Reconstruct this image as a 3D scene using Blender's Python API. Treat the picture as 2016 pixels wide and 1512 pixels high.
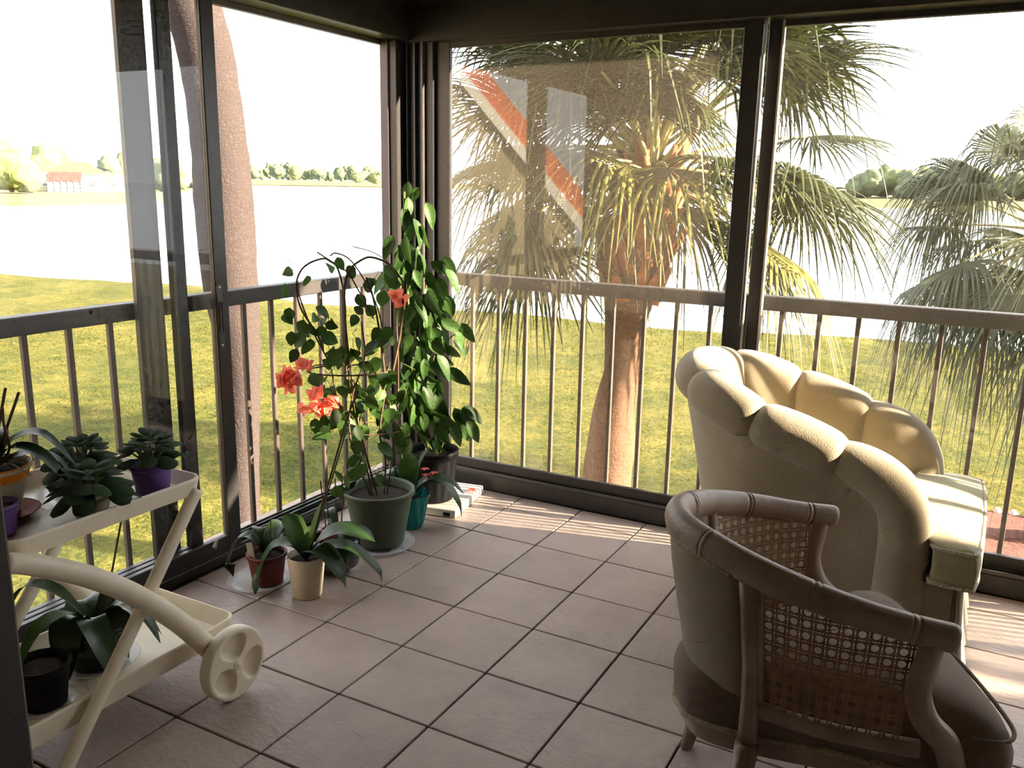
import bpy, math, random
from mathutils import Vector, Matrix, noise
from math import sin, cos, pi, sqrt, radians, atan2
random.seed(7)
SC = bpy.context.scene
for o in list(bpy.data.objects): bpy.data.objects.remove(o)
COL = SC.collection

# ------------------------------------------------------------------ camera
CAM = Vector((1.94642, -2.21237, 1.55032)); FPX = 1705.95
ROT = (1.3470374, -0.0187285, 0.5010354)
cd = bpy.data.cameras.new('camera'); cam = bpy.data.objects.new('camera', cd); COL.objects.link(cam)
cam.location = CAM; cam.rotation_euler = ROT
cd.sensor_fit = 'HORIZONTAL'; cd.sensor_width = 36.0; cd.lens = FPX / 2016 * 36.0
cd.clip_start = 0.02; cd.clip_end = 5000
SC.camera = cam

# ------------------------------------------------------------------ sky, sun, exposure
W = bpy.data.worlds.new('sky'); SC.world = W; W.use_nodes = True
bg = W.node_tree.nodes['Background']
bg.inputs['Color'].default_value = (0.93, 0.965, 1.0, 1); bg.inputs['Strength'].default_value = 4.2
SUN_AZ, SUN_EL = radians(13.5), radians(17.8)
sd = bpy.data.lights.new('sun', 'SUN'); sun = bpy.data.objects.new('sun', sd); COL.objects.link(sun)
sd.energy = 60.0; sd.angle = radians(0.9); sd.color = (1.0, 0.83, 0.60)
tosun = Vector((cos(SUN_AZ) * cos(SUN_EL), sin(SUN_AZ) * cos(SUN_EL), sin(SUN_EL)))
sun.rotation_euler = tosun.to_track_quat('Z', 'Y').to_euler(); sun.location = (8, 3, 6)
vs = SC.view_settings
vs.view_transform = 'Standard'; vs.look = 'None'; vs.gamma = 1.0; vs.use_curve_mapping = False; vs.exposure = 0.0
SC.cycles.max_bounces = 7; SC.cycles.transparent_max_bounces = 16; SC.cycles.diffuse_bounces = 4; SC.cycles.glossy_bounces = 3
SC.cycles.use_adaptive_sampling = True; SC.cycles.adaptive_threshold = 0.1; SC.cycles.adaptive_min_samples = 12

# ------------------------------------------------------------------ materials
MATS = {}
def srgb(h):
    h = h.lstrip('#'); out = []
    for k in (0, 2, 4):
        c = int(h[k:k + 2], 16) / 255
        out.append(c / 12.92 if c <= 0.04045 else ((c + 0.055) / 1.055) ** 2.4)
    return tuple(out)
def mat(name, col, rough=0.6, col2=None, scale=8.0, bump=0.0, bscale=40.0, spec=0.5, metal=0.0, trans=0.0, coords='Object', detail=4.0, stretch=None, contrast=(0.35, 0.65), sheen=0.0, randv=0.0, coat=0.0):
    """procedural principled material: two-tone noise colour, noise bump, optional translucency (leaves)"""
    if name in MATS: return MATS[name]
    m = bpy.data.materials.new(name); m.use_nodes = True; MATS[name] = m
    nt = m.node_tree; N = nt.nodes; L = nt.links
    b = N['Principled BSDF']; out = N['Material Output']
    if isinstance(col, str): col = srgb(col)
    if isinstance(col2, str): col2 = srgb(col2)
    b.inputs['Base Color'].default_value = (*col, 1); b.inputs['Roughness'].default_value = rough
    b.inputs['Metallic'].default_value = metal; b.inputs['Specular IOR Level'].default_value = spec
    if sheen: b.inputs['Sheen Weight'].default_value = sheen
    if coat: b.inputs['Coat Weight'].default_value = coat
    tc = N.new('ShaderNodeTexCoord'); src = tc.outputs[coords] if coords != 'World' else None
    if coords == 'World': src = N.new('ShaderNodeNewGeometry').outputs['Position']
    if stretch:
        mp = N.new('ShaderNodeMapping'); mp.inputs['Scale'].default_value = stretch; L.new(src, mp.inputs['Vector']); src = mp.outputs['Vector']
    colout = None
    if col2:
        n = N.new('ShaderNodeTexNoise'); n.inputs['Scale'].default_value = scale; n.inputs['Detail'].default_value = detail
        L.new(src, n.inputs['Vector'])
        r = N.new('ShaderNodeValToRGB'); r.color_ramp.elements[0].position = contrast[0]; r.color_ramp.elements[1].position = contrast[1]
        r.color_ramp.elements[0].color = (*col, 1); r.color_ramp.elements[1].color = (*col2, 1)
        L.new(n.outputs['Fac'], r.inputs['Fac']); colout = r.outputs['Color']
    if randv:
        oi = N.new('ShaderNodeObjectInfo'); hs = N.new('ShaderNodeHueSaturation')
        mr = N.new('ShaderNodeMapRange'); mr.inputs['To Min'].default_value = 1 - randv; mr.inputs['To Max'].default_value = 1 + randv
        L.new(oi.outputs['Random'], mr.inputs['Value']); L.new(mr.outputs['Result'], hs.inputs['Value'])
        if colout: L.new(colout, hs.inputs['Color'])
        else: hs.inputs['Color'].default_value = (*col, 1)
        colout = hs.outputs['Color']
    if colout: L.new(colout, b.inputs['Base Color'])
    if bump:
        n2 = N.new('ShaderNodeTexNoise'); n2.inputs['Scale'].default_value = bscale; n2.inputs['Detail'].default_value = 5
        L.new(src, n2.inputs['Vector'])
        bp = N.new('ShaderNodeBump'); bp.inputs['Strength'].default_value = bump; bp.inputs['Distance'].default_value = 0.01
        L.new(n2.outputs['Fac'], bp.inputs['Height']); L.new(bp.outputs['Normal'], b.inputs['Normal'])
    if trans:
        t = N.new('ShaderNodeBsdfTranslucent'); mx = N.new('ShaderNodeMixShader'); mx.inputs['Fac'].default_value = trans
        if colout: L.new(colout, t.inputs['Color'])
        else: t.inputs['Color'].default_value = (*col, 1)
        L.new(b.outputs[0], mx.inputs[1]); L.new(t.outputs[0], mx.inputs[2]); L.new(mx.outputs[0], out.inputs['Surface'])
    return m
def glass(name, dust, dcol, nscale=1.5, tint=(1, 1, 1), stretch=(1, 1, .4), f0=.036):
    """thin window glass: clear pane with Fresnel reflection and a film of dust that catches the light"""
    m = bpy.data.materials.new(name); m.use_nodes = True; nt = m.node_tree; N = nt.nodes; L = nt.links
    N.remove(N['Principled BSDF']); out = N['Material Output']
    tr = N.new('ShaderNodeBsdfTransparent'); tr.inputs['Color'].default_value = (*tint, 1)
    gl = N.new('ShaderNodeBsdfGlossy'); gl.inputs['Roughness'].default_value = 0.0; gl.inputs['Color'].default_value = (1, 1, 1, 1)
    # Schlick reflectance, the same on both faces of the thin pane
    ge = N.new('ShaderNodeNewGeometry'); dt = N.new('ShaderNodeVectorMath'); dt.operation = 'DOT_PRODUCT'; L.new(ge.outputs['Normal'], dt.inputs[0]); L.new(ge.outputs['Incoming'], dt.inputs[1])
    def mth(op, a, b=None):
        n_ = N.new('ShaderNodeMath'); n_.operation = op
        for k_, v_ in enumerate((a, b)):
            if v_ is None: continue
            if isinstance(v_, (int, float)): n_.inputs[k_].default_value = v_
            else: L.new(v_, n_.inputs[k_])
        return n_.outputs[0]
    fr_ = mth('ADD', mth('MULTIPLY', mth('POWER', mth('SUBTRACT', 1.0, mth('ABSOLUTE', dt.outputs['Value'])), 5.0), .6), f0)
    m1 = N.new('ShaderNodeMixShader'); L.new(fr_, m1.inputs[0]); L.new(tr.outputs[0], m1.inputs[1]); L.new(gl.outputs[0], m1.inputs[2])
    df = N.new('ShaderNodeBsdfDiffuse'); df.inputs['Color'].default_value = (*dcol, 1)
    tl = N.new('ShaderNodeBsdfTranslucent'); tl.inputs['Color'].default_value = (*dcol, 1)
    m2 = N.new('ShaderNodeMixShader'); m2.inputs[0].default_value = 0.55; L.new(df.outputs[0], m2.inputs[1]); L.new(tl.outputs[0], m2.inputs[2])
    tc = N.new('ShaderNodeTexCoord'); mp = N.new('ShaderNodeMapping'); mp.inputs['Scale'].default_value = stretch
    n = N.new('ShaderNodeTexNoise'); n.inputs['Scale'].default_value = nscale; n.inputs['Detail'].default_value = 6
    L.new(tc.outputs['Object'], mp.inputs[0]); L.new(mp.outputs[0], n.inputs['Vector'])
    mr = N.new('ShaderNodeMapRange'); mr.inputs['From Min'].default_value = .3; mr.inputs['From Max'].default_value = .7
    mr.inputs['To Min'].default_value = dust * .6; mr.inputs['To Max'].default_value = dust * 1.4
    L.new(n.outputs['Fac'], mr.inputs['Value'])
    m3 = N.new('ShaderNodeMixShader'); L.new(mr.outputs['Result'], m3.inputs[0]); L.new(m1.outputs[0], m3.inputs[1]); L.new(m2.outputs[0], m3.inputs[2])
    L.new(m3.outputs[0], out.inputs['Surface'])
    return m

# ------------------------------------------------------------------ mesh helpers
class MB:
    def __init__(s): s.v = []; s.f = []; s.uv = None
    def add(s, vs, fs):
        k = len(s.v); s.v += [tuple(p) for p in vs]; s.f += [tuple(i + k for i in f) for f in fs]; return s
    def box(s, a, b, bev=0.0):
        x0, y0, z0 = a; x1, y1, z1 = b
        if bev <= 0:
            return s.add([(x0,y0,z0),(x1,y0,z0),(x1,y1,z0),(x0,y1,z0),(x0,y0,z1),(x1,y0,z1),(x1,y1,z1),(x0,y1,z1)],
                         [(0,3,2,1),(4,5,6,7),(0,1,5,4),(1,2,6,5),(2,3,7,6),(3,0,4,7)])
        e = min(bev, (x1-x0)/2.01, (y1-y0)/2.01, (z1-z0)/2.01)
        vs = []; idx = {}
        for ix, sx in enumerate((0, 1)):
            for iy, sy in enumerate((0, 1)):
                for iz, sz in enumerate((0, 1)):
                    X = (x0, x1)[sx]; Y = (y0, y1)[sy]; Z = (z0, z1)[sz]
                    dx = e if sx == 0 else -e; dy = e if sy == 0 else -e; dz = e if sz == 0 else -e
                    idx[sx, sy, sz] = len(vs); vs += [(X, Y+dy, Z+dz), (X+dx, Y, Z+dz), (X+dx, Y+dy, Z)]
        g = lambda a, b_, c, k: idx[a, b_, c] + k
        fs = []
        for sx in (0, 1): fs.append([g(sx,0,0,0), g(sx,1,0,0), g(sx,1,1,0), g(sx,0,1,0)])
        for sy in (0, 1): fs.append([g(0,sy,0,1), g(1,sy,0,1), g(1,sy,1,1), g(0,sy,1,1)])
        for sz in (0, 1): fs.append([g(0,0,sz,2), g(1,0,sz,2), g(1,1,sz,2), g(0,1,sz,2)])
        for sy in (0, 1):
            for sz in (0, 1): fs.append([g(0,sy,sz,1), g(1,sy,sz,1), g(1,sy,sz,2), g(0,sy,sz,2)])
        for sx in (0, 1):
            for sz in (0, 1): fs.append([g(sx,0,sz,0), g(sx,1,sz,0), g(sx,1,sz,2), g(sx,0,sz,2)])
        for sx in (0, 1):
            for sy in (0, 1): fs.append([g(sx,sy,0,0), g(sx,sy,1,0), g(sx,sy,1,1), g(sx,sy,0,1)])
        for a_ in (0, 1):
            for b_ in (0, 1):
                for c in (0, 1): fs.append([g(a_,b_,c,0), g(a_,b_,c,1), g(a_,b_,c,2)])
        return s.add(vs, fs)
    def grid(s, P, cu=False, cv=False):
        """P: rows of points"""
        n, m = len(P), len(P[0]); k = len(s.v)
        for r in P: s.v += [tuple(q) for q in r]
        for i in range(n - (0 if cu else 1)):
            for j in range(m - (0 if cv else 1)):
                a = k+i*m+j; b = k+i*m+(j+1) % m; c = k+((i+1) % n)*m+(j+1) % m; d = k+((i+1) % n)*m+j
                s.f.append((a, b, c, d))
        return s
    def tube(s, pts, r, n=8, cap=True, flat=1.0, up=None):
        """swept tube; r number or list; flat squashes the section along 'up'"""
        pts = [Vector(p) for p in pts]; m = len(pts)
        rs = r if isinstance(r, (list, tuple)) else [r]*m
        ref = Vector(up) if up else None; prev = None; rows = []
        for i, p in enumerate(pts):
            t = (pts[min(i+1, m-1)] - pts[max(i-1, 0)])
            t = t.normalized() if t.length > 1e-9 else Vector((0, 0, 1))
            if ref is not None: a = ref - t*ref.dot(t)
            elif prev is None:
                q = Vector((0, 0, 1)) if abs(t.z) < .9 else Vector((1, 0, 0)); a = q - t*q.dot(t)
            else: a = prev - t*prev.dot(t)
            a.normalize(); prev = a; b = t.cross(a)
            rows.append([p + (a*cos(2*pi*k/n)*flat + b*sin(2*pi*k/n))*rs[i] for k in range(n)])
        k0 = len(s.v); s.grid(rows, cv=True)
        if cap:
            s.f.append(tuple(k0 + k for k in range(n))[::-1]); s.f.append(tuple(k0+(m-1)*n + k for k in range(n)))
        return s
    def lathe(s, prof, c=(0, 0, 0), n=32, ang=None, wob=None):
        rows = []
        for (r, z) in prof:
            rows.append([(c[0] + r*(wob(2*pi*k/n, z) if wob else 1)*cos(2*pi*k/n), c[1] + r*(wob(2*pi*k/n, z) if wob else 1)*sin(2*pi*k/n), c[2]+z) for k in range(n)])
        s.grid(rows, cv=True); return s
    def build(s, name, m=None, parent=None, smooth=False, loc=None, rot=None, sub=0, solid=0):
        me = bpy.data.meshes.new(name); me.from_pydata(s.v, [], s.f); me.update()
        if smooth: me.polygons.foreach_set('use_smooth', [True]*len(me.polygons))
        o = bpy.data.objects.new(name, me); COL.objects.link(o)
        if m: me.materials.append(m)
        if parent is not None: o.parent = parent
        if loc is not None: o.location = loc
        if rot is not None: o.rotation_euler = rot
        if solid:
            md = o.modifiers.new('thick', 'SOLIDIFY'); md.thickness = solid; md.offset = 0
        if sub:
            md = o.modifiers.new('sub', 'SUBSURF'); md.levels = sub; md.render_levels = sub
        return o
def tag(o, label=None, cat=None, group=None, kind=None):
    if label: o['label'] = label
    if cat: o['category'] = cat
    if group: o['group'] = group
    if kind: o['kind'] = kind
    return o
def empty(name, loc=(0, 0, 0), rz=0, label=None, cat=None, group=None, kind=None):
    o = bpy.data.objects.new(name, None); COL.objects.link(o); o.location = loc; o.rotation_euler = (0, 0, rz); o.empty_display_size = .05
    return tag(o, label, cat, group, kind)
def link(name, me, parent, mw=None):
    """a further object that shares mesh data"""
    o = bpy.data.objects.new(name, me); COL.objects.link(o); o.parent = parent
    if mw is not None: o.matrix_local = mw
    return o
def lerp(a, b, t): return a + (b-a)*t
def spline(pts, n):
    """Catmull-Rom through pts, n samples per span"""
    P = [Vector(p) for p in pts]; P = [P[0]*2-P[1]] + P + [P[-1]*2-P[-2]]; out = []
    for i in range(1, len(P)-2):
        for k in range(n):
            t = k/n; a, b, c, d = P[i-1], P[i], P[i+1], P[i+2]
            out.append(.5*((2*b) + (c-a)*t + (2*a-5*b+4*c-d)*t*t + (3*b-a-3*c+d)*t**3))
    out.append(P[-2].copy()); return out
# ------------------------------------------------------------------ structure: lanai room
T = 0.335
XL, YB = -0.68, 1.51          # inner faces of the window walls at the floor
ZC = 2.46; XR = 6.4; YF = -1.75
M_bronze = mat('bronze_frame', (0.020, 0.019, 0.020), 0.42, (0.028, 0.026, 0.026), 30, 0.05, 200, spec=0.5)
M_bronze_lit = mat('lit_bronze_frame', (0.05, 0.045, 0.042), 0.38, (0.07, 0.062, 0.055), 20, 0.05, 160, spec=.6)  # lighter copy of the bronze: light on ribs and lips put into the colour
M_alu = mat('mill_aluminium', (0.62, 0.58, 0.52), 0.35, (0.5, 0.46, 0.42), 25, 0.05, 100, metal=0.6)
M_rail = mat('railing_paint', (0.026, 0.022, 0.021), 0.5, (0.034, 0.029, 0.027), 14, 0.08, 120)
M_bal = mat('baluster_paint', (0.055, 0.040, 0.032), 0.5, (0.07, 0.050, 0.040), 14, 0.08, 120)
M_conc = mat('concrete_ledge', '#b9a89b', 0.9, '#a39185', 12, 0.3, 90)
M_wall = mat('painted_wall', '#cabfb0', 0.85, '#c3b8a9', 5, 0.1, 60)
M_ceil = mat('porch_ceiling', '#6d6862', 0.9, '#66615b', 5, 0.1, 60)
M_grout = mat('grout', '#4f423b', 0.95, '#433832', 20, 0.2, 120)
M_stucco = mat('stucco', '#d9cdb8', 0.95, '#cdbfa8', 3, 0.4, 60)

def tile_material():
    m = bpy.data.materials.new('ceramic_tile'); m.use_nodes = True; nt = m.node_tree; N = nt.nodes; L = nt.links
    b = N['Principled BSDF']; g = N.new('ShaderNodeNewGeometry'); oi = N.new('ShaderNodeObjectInfo')
    addv = N.new('ShaderNodeVectorMath'); addv.operation = 'MULTIPLY_ADD'
    comb = N.new('ShaderNodeCombineXYZ'); mul = N.new('ShaderNodeMath'); mul.operation = 'MULTIPLY'; mul.inputs[1].default_value = 37.0
    L.new(oi.outputs['Random'], mul.inputs[0]); L.new(mul.outputs[0], comb.inputs[2])
    add = N.new('ShaderNodeVectorMath'); add.operation = 'ADD'; L.new(g.outputs['Position'], add.inputs[0]); L.new(comb.outputs[0], add.inputs[1])
    n1 = N.new('ShaderNodeTexNoise'); n1.inputs['Scale'].default_value = 5; n1.inputs['Detail'].default_value = 8; n1.inputs['Roughness'].default_value = .65
    L.new(add.outputs[0], n1.inputs['Vector'])
    r = N.new('ShaderNodeValToRGB'); r.color_ramp.elements[0].position = .32; r.color_ramp.elements[1].position = .7
    r.color_ramp.elements[0].color = (*srgb('#a3928a'), 1); r.color_ramp.elements[1].color = (*srgb('#b8a59b'), 1)
    L.new(n1.outputs['Fac'], r.inputs['Fac'])
    hs = N.new('ShaderNodeHueSaturation'); mr = N.new('ShaderNodeMapRange'); mr.inputs['To Min'].default_value = .94; mr.inputs['To Max'].default_value = 1.06
    L.new(oi.outputs['Random'], mr.inputs['Value']); L.new(mr.outputs[0], hs.inputs['Value']); L.new(r.outputs['Color'], hs.inputs['Color'])
    L.new(hs.outputs['Color'], b.inputs['Base Color'])
    # slate-like relief: ridged, stretched noise
    mp = N.new('ShaderNodeMapping'); mp.inputs['Scale'].default_value = (1.0, 1.9, 1); mp.inputs['Rotation'].default_value = (0, 0, .6); L.new(add.outputs[0], mp.inputs[0])
    n2 = N.new('ShaderNodeTexNoise'); n2.inputs['Scale'].default_value = 22; n2.inputs['Detail'].default_value = 8; n2.inputs['Roughness'].default_value = .6; n2.inputs['Distortion'].default_value = .8
    L.new(mp.outputs[0], n2.inputs['Vector'])
    bp = N.new('ShaderNodeBump'); bp.inputs['Strength'].default_value = .8; bp.inputs['Distance'].default_value = .006
    L.new(n2.outputs['Fac'], bp.inputs['Height']); L.new(bp.outputs[0], b.inputs['Normal'])
    b.inputs['Roughness'].default_value = .36; b.inputs['Specular IOR Level'].default_value = .5
    return m
M_tile = tile_material()
floor = tag(MB().box((XL-.12, -6.2, -.22), (XR, YB+.13, -.008)).build('floor', M_grout), 'beige ceramic tile floor of the porch', kind='structure')
tile_cache = {}
for i in range(-2, 20):
    for j in range(-6, 5):
        x0, x1 = i*T, (i+1)*T; y0, y1 = j*T, (j+1)*T
        y1 = min(y1, YB); y0 = max(y0, YF)
        x1 = min(x1, XR)
        if y1-y0 < .03 or x1-x0 < .03: continue
        key = (round(x1-x0, 3), round(y1-y0, 3)); g = .0035
        if key not in tile_cache:
            w, d = (x1-x0)/2-g, (y1-y0)/2-g
            o = MB().box((-w, -d, -.009), (w, d, 0), .002).build('tile', M_tile, floor); tile_cache[key] = o.data
        else: o = link('tile', tile_cache[key], floor)
        o.location = ((x0+x1)/2, (y0+y1)/2, random.uniform(-.0006, .0006)); o.rotation_euler = (random.uniform(-.0012, .0012), random.uniform(-.0012, .0012), 0)
# living-room carpet behind the sliding door, walls, ceiling
tag(MB().box((-.8, -6.2, -.008), (XR, YF, .004)).build('floor_living_room', mat('carpet', '#a89c8c', 1.0, '#978b7c', 60, .4, 300)), 'beige carpet behind the sliding door', kind='structure')
tag(MB().box((XL-.2, -6.3, ZC), (XR+.2, YB+.25, ZC+.3)).build('ceiling', M_ceil), 'dark porch ceiling', kind='structure')
wf = empty('wall_front', (0, 0, 0), label='house wall between porch and living room', kind='structure')
MB().box((XL-.2, YF-.14, 0), (0.9, YF, ZC)).build('wall_panel', M_wall, wf)
MB().box((3.4, YF-.14, 0), (XR, YF, ZC)).build('wall_panel', M_wall, wf)
MB().box((0.9, YF-.14, 2.15), (3.4, YF, ZC)).build('lintel', M_wall, wf)
tag(MB().box((XR, -6.3, -.2), (XR+.15, YB+.25, ZC)).build('wall_right', M_wall), 'painted end wall of the porch', kind='structure')
tag(MB().box((XL-.2, -6.4, -.2), (XR+.15, -6.2, ZC)).build('wall_rear', M_wall), 'living room rear wall', kind='structure')
tag(MB().box((XL-.2, -6.3, 0), (XL-.05, YF, ZC)).build('wall_side', M_wall), 'living room side wall', kind='structure')
tag(MB().box((XL-.28, -6.4, -2.6), (XR+.15, YB+.24, -.22)).build('wall_base', M_stucco), 'stucco wall of the storey below', kind='structure')
# sliding door frame close to the camera (left edge of the picture)
d1 = empty('door_1', (1.1, YF, 0), label='dark sliding door frame at the left edge', kind='structure')
MB().box((-.20, -.12, 0), (.040, .0, 2.15), .004).build('door_jamb', M_bronze, d1)
MB().box((2.22, -.12, 0), (2.3, .02, 2.15), .004).build('door_jamb', M_bronze, d1)
MB().box((-.20, -.12, 2.08), (2.3, .02, 2.15), .004).build('door_head', M_bronze, d1)
MB().box((-.20, -.12, 0.004), (2.3, .02, .02), .003).build('door_track', M_alu, d1)

# ---- left window wall
wl = empty('wall_left', (0, 0, 0), label='window wall on the left with dark frame', kind='structure')
sl = MB().box((XL-.10, YF, 0), (XL, YB, .045), .004)
MB.build(sl, 'window_sill', M_bronze, wl)
for k, x in enumerate((XL-.008, XL-.04, XL-.072, XL-.098)):
    MB().box((x-.004, YF, .045), (x+.004, YB-.02, .072 if k else .058), .001).build('track_rib', M_bronze_lit if k == 3 else M_bronze, wl)
MB().box((XL-.11, YF, 2.235), (XL+.03, YB+.1, ZC), .004).build('window_head', M_bronze, wl)
MB().box((XL-.13, YF, 2.215), (XL-.10, YB, 2.26), .003).build('head_lip', M_bronze_lit, wl)
MB().box((XL-.1, YF, 0), (XL, -.80, ZC)).build('wall_panel', M_wall, wl)  # unseen solid panel, added to keep sky reflections out of the back pane
# ---- back window wall
wb = empty('wall_back', (0, 0, 0), label='window wall at the back with dark frame', kind='structure')
MB().box((XL-.1, YB, 0), (XR, YB+.11, .085), .004).build('window_sill', M_bronze, wb)
MB().box((XL-.1, YB+.002, .085), (XR, YB+.012, .1), .002).build('track_rib', M_bronze_lit, wb)
MB().box((XL-.1, YB+.05, .085), (XR, YB+.06, .098), .002).build('track_rib', M_bronze, wb)
MB().box((XL-.1, YB-.03, 2.225), (XR, YB+.13, ZC), .004).build('window_head', M_bronze, wb)
# corner post with its vertical channel ribs
MB().box((XL-.12, YB-.005, 0), (XL+.14, YB+.12, 2.24), .003).build('corner_post', M_bronze, wb)
for x, w in ((XL-.035, .010), (XL+.000, .008), (XL+.045, .010), (XL+.090, .012)):
    MB().box((x-w/2, YB-.03, .0), (x+w/2, YB, 2.235), .002).build('corner_rib', M_bronze_lit, wb)
MB().box((XL-.11, YB-.10, .0), (XL-.062, YB-.085, 2.235), .002).build('window_jamb', mat('lit_jamb', '#5d5458', .5, '#554c50', 10), wl)  # lit jamb face: light and lavender flare tint put into its colour
MB().box((XL-.10, YB-.088, .0), (XL-.02, YB, 2.235), .002).build('jamb_channel', M_bronze, wl)
sp = MB().box((XL+.060, YB-.0335, 1.135), (XL+.076, YB-.030, 1.245), .001).build('strike_plate', M_alu, wb)
for dz in (.02, .055, .09):
    MB().box((XL+.064, YB-.035, 1.135+dz-.006), (XL+.072, YB-.033, 1.135+dz+.006), .001).build('screw_slot', M_bronze, sp)

# ---- sliding window panels
G_left = glass('left_window_glass', .003, (.75, .70, .62), 2.0, f0=.014)
G_back = glass('dusty_window_glass', .030, (.80, .68, .55), 1.1, f0=.024)
G_back2 = glass('back_window_glass', .014, (.82, .74, .62), 1.6, f0=.02)
def panel(name, label, axis, pos, a, b, z0, z1, sa, sb, gl, depth=.026, rail=.06):
    """one sliding panel: two stiles, two rails, the pane. axis 'y' runs along the left wall, 'x' along the back wall"""
    r = empty(name, (0, 0, 0), label=label, kind='structure')
    def bx(n, p0, p1, q0, q1, m, d=depth, bev=.003):
        if axis == 'y': return MB().box((pos-d/2, p0, q0), (pos+d/2, p1, q1), bev).build(n, m, r)
        return MB().box((p0, pos-d/2, q0), (p1, pos+d/2, q1), bev).build(n, m, r)
    bx('stile', a, a+sa, z0, z1, M_bronze); st = bx('stile', b-sb, b, z0, z1, M_bronze)
    bx('bottom_rail', a+sa, b-sb, z0, z0+rail, M_bronze); bx('top_rail', a+sa, b-sb, z1-rail*.6, z1, M_bronze)
    if gl: bx('pane', a+sa, b-sb, z0+rail, z1-rail*.6, gl, .005, 0)
    return r, st
zl0, zl1 = .075, 2.25
w1, st1 = panel('window_1', 'inner sliding glass panel on the left, latch on its stile', 'y', XL-.022, -.86, .268, zl0-.02, zl1, .065, .066, G_left)
w2, _ = panel('window_2', 'middle sliding glass panel on the left', 'y', XL-.056, -.86, .098, zl0-.02, zl1, .065, .066, G_left)
w3, _ = panel('window_3', 'outer sash frame on the left with wide stile', 'y', XL-.088, -.86, .012, zl0-.02, zl1, .065, .115, None)
# latch on the inner stile
lt = MB().box((XL-.010, .205, .90), (XL-.004, .232, 1.16), .002).build('latch', M_bronze_lit, w1)
MB().box((XL-.004, .21, .97), (XL+.012, .222, 1.09), .003).build('latch_pull', M_bronze, lt)
for z in (.915, 1.145):
    MB().lathe([(.0, .003), (.004, .0025), (.005, 0)], n=10).build('screw', M_alu, lt, loc=(XL-.004, .2185, z), rot=(0, pi/2, 0))
panel('window_4', 'dusty sliding glass panel beside the corner post', 'x', YB+.035, XL+.14-.03, 1.037, .088, 2.235, .11, .078, G_back)
panel('window_5', 'sliding glass panel behind the armchair', 'x', YB+.07, 1.052, 2.66, .088, 2.235, .052, .06, G_back2)
panel('window_6', 'sliding glass panel beyond the right edge', 'x', YB+.035, 2.64, 4.26, .088, 2.235, .06, .06, G_back2)
panel('window_7', 'last sliding glass panel at the end wall', 'x', YB+.07, 4.24, XR, .088, 2.235, .06, .06, G_back2)
for x, w in ((1.044, .008), (1.110, .010)):
    MB().box((x-w/2, YB+.026 if x < 1.1 else YB+.055, .09), (x+w/2, YB+.05 if x < 1.1 else YB+.08, 2.23), .002).build('track_strip', M_alu, wb)

# ---- concrete ledges and railings outside the glass
tag(MB().box((XL-.27, YF-.3, -.24), (XL-.105, YB+.25, .004), .006).build('trim_1', M_conc), 'concrete ledge outside the left windows', kind='structure')
tag(MB().box((XL-.105, YB+.115, -.24), (XR, YB+.25, .004), .006).build('trim_2', M_conc), 'concrete ledge outside the back windows', kind='structure')
XRL, YRL = -.82, 1.65
def railing(label, axis, pos, a, b, starts):
    r = empty('railing', (pos, a, 0) if axis == 'y' else (a, pos, 0), label=label, cat='railing')
    def loc(t, z): return (0, t-a, z) if axis == 'y' else (t-a, 0, z)
    L_ = b-a
    if axis == 'y': MB().box((-.03, 0, 1.045), (.03, L_, 1.108), .004).build('top_rail', M_rail, r)
    else: MB().box((0, -.03, 1.045), (L_, .03, 1.108), .004).build('top_rail', M_rail, r)
    me = MB().box((-.0098, -.0098, 0.004), (.0098, .0098, 1.045), .002); first = None
    for t in starts:
        if first is None: o = me.build('baluster', M_bal, r); first = o.data
        else: o = link('baluster', first, r)
        o.location = loc(t, 0)
    return r
railing('dark metal railing outside the left windows', 'y', XRL, -1.75, YRL+.03, [-.506+.1625*k for k in range(-7, 13)])
railing('dark metal railing outside the back windows behind the armchair', 'x', YRL, XRL+.03, XR, [-.389+.1575*k for k in range(-2, 40)])
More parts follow.
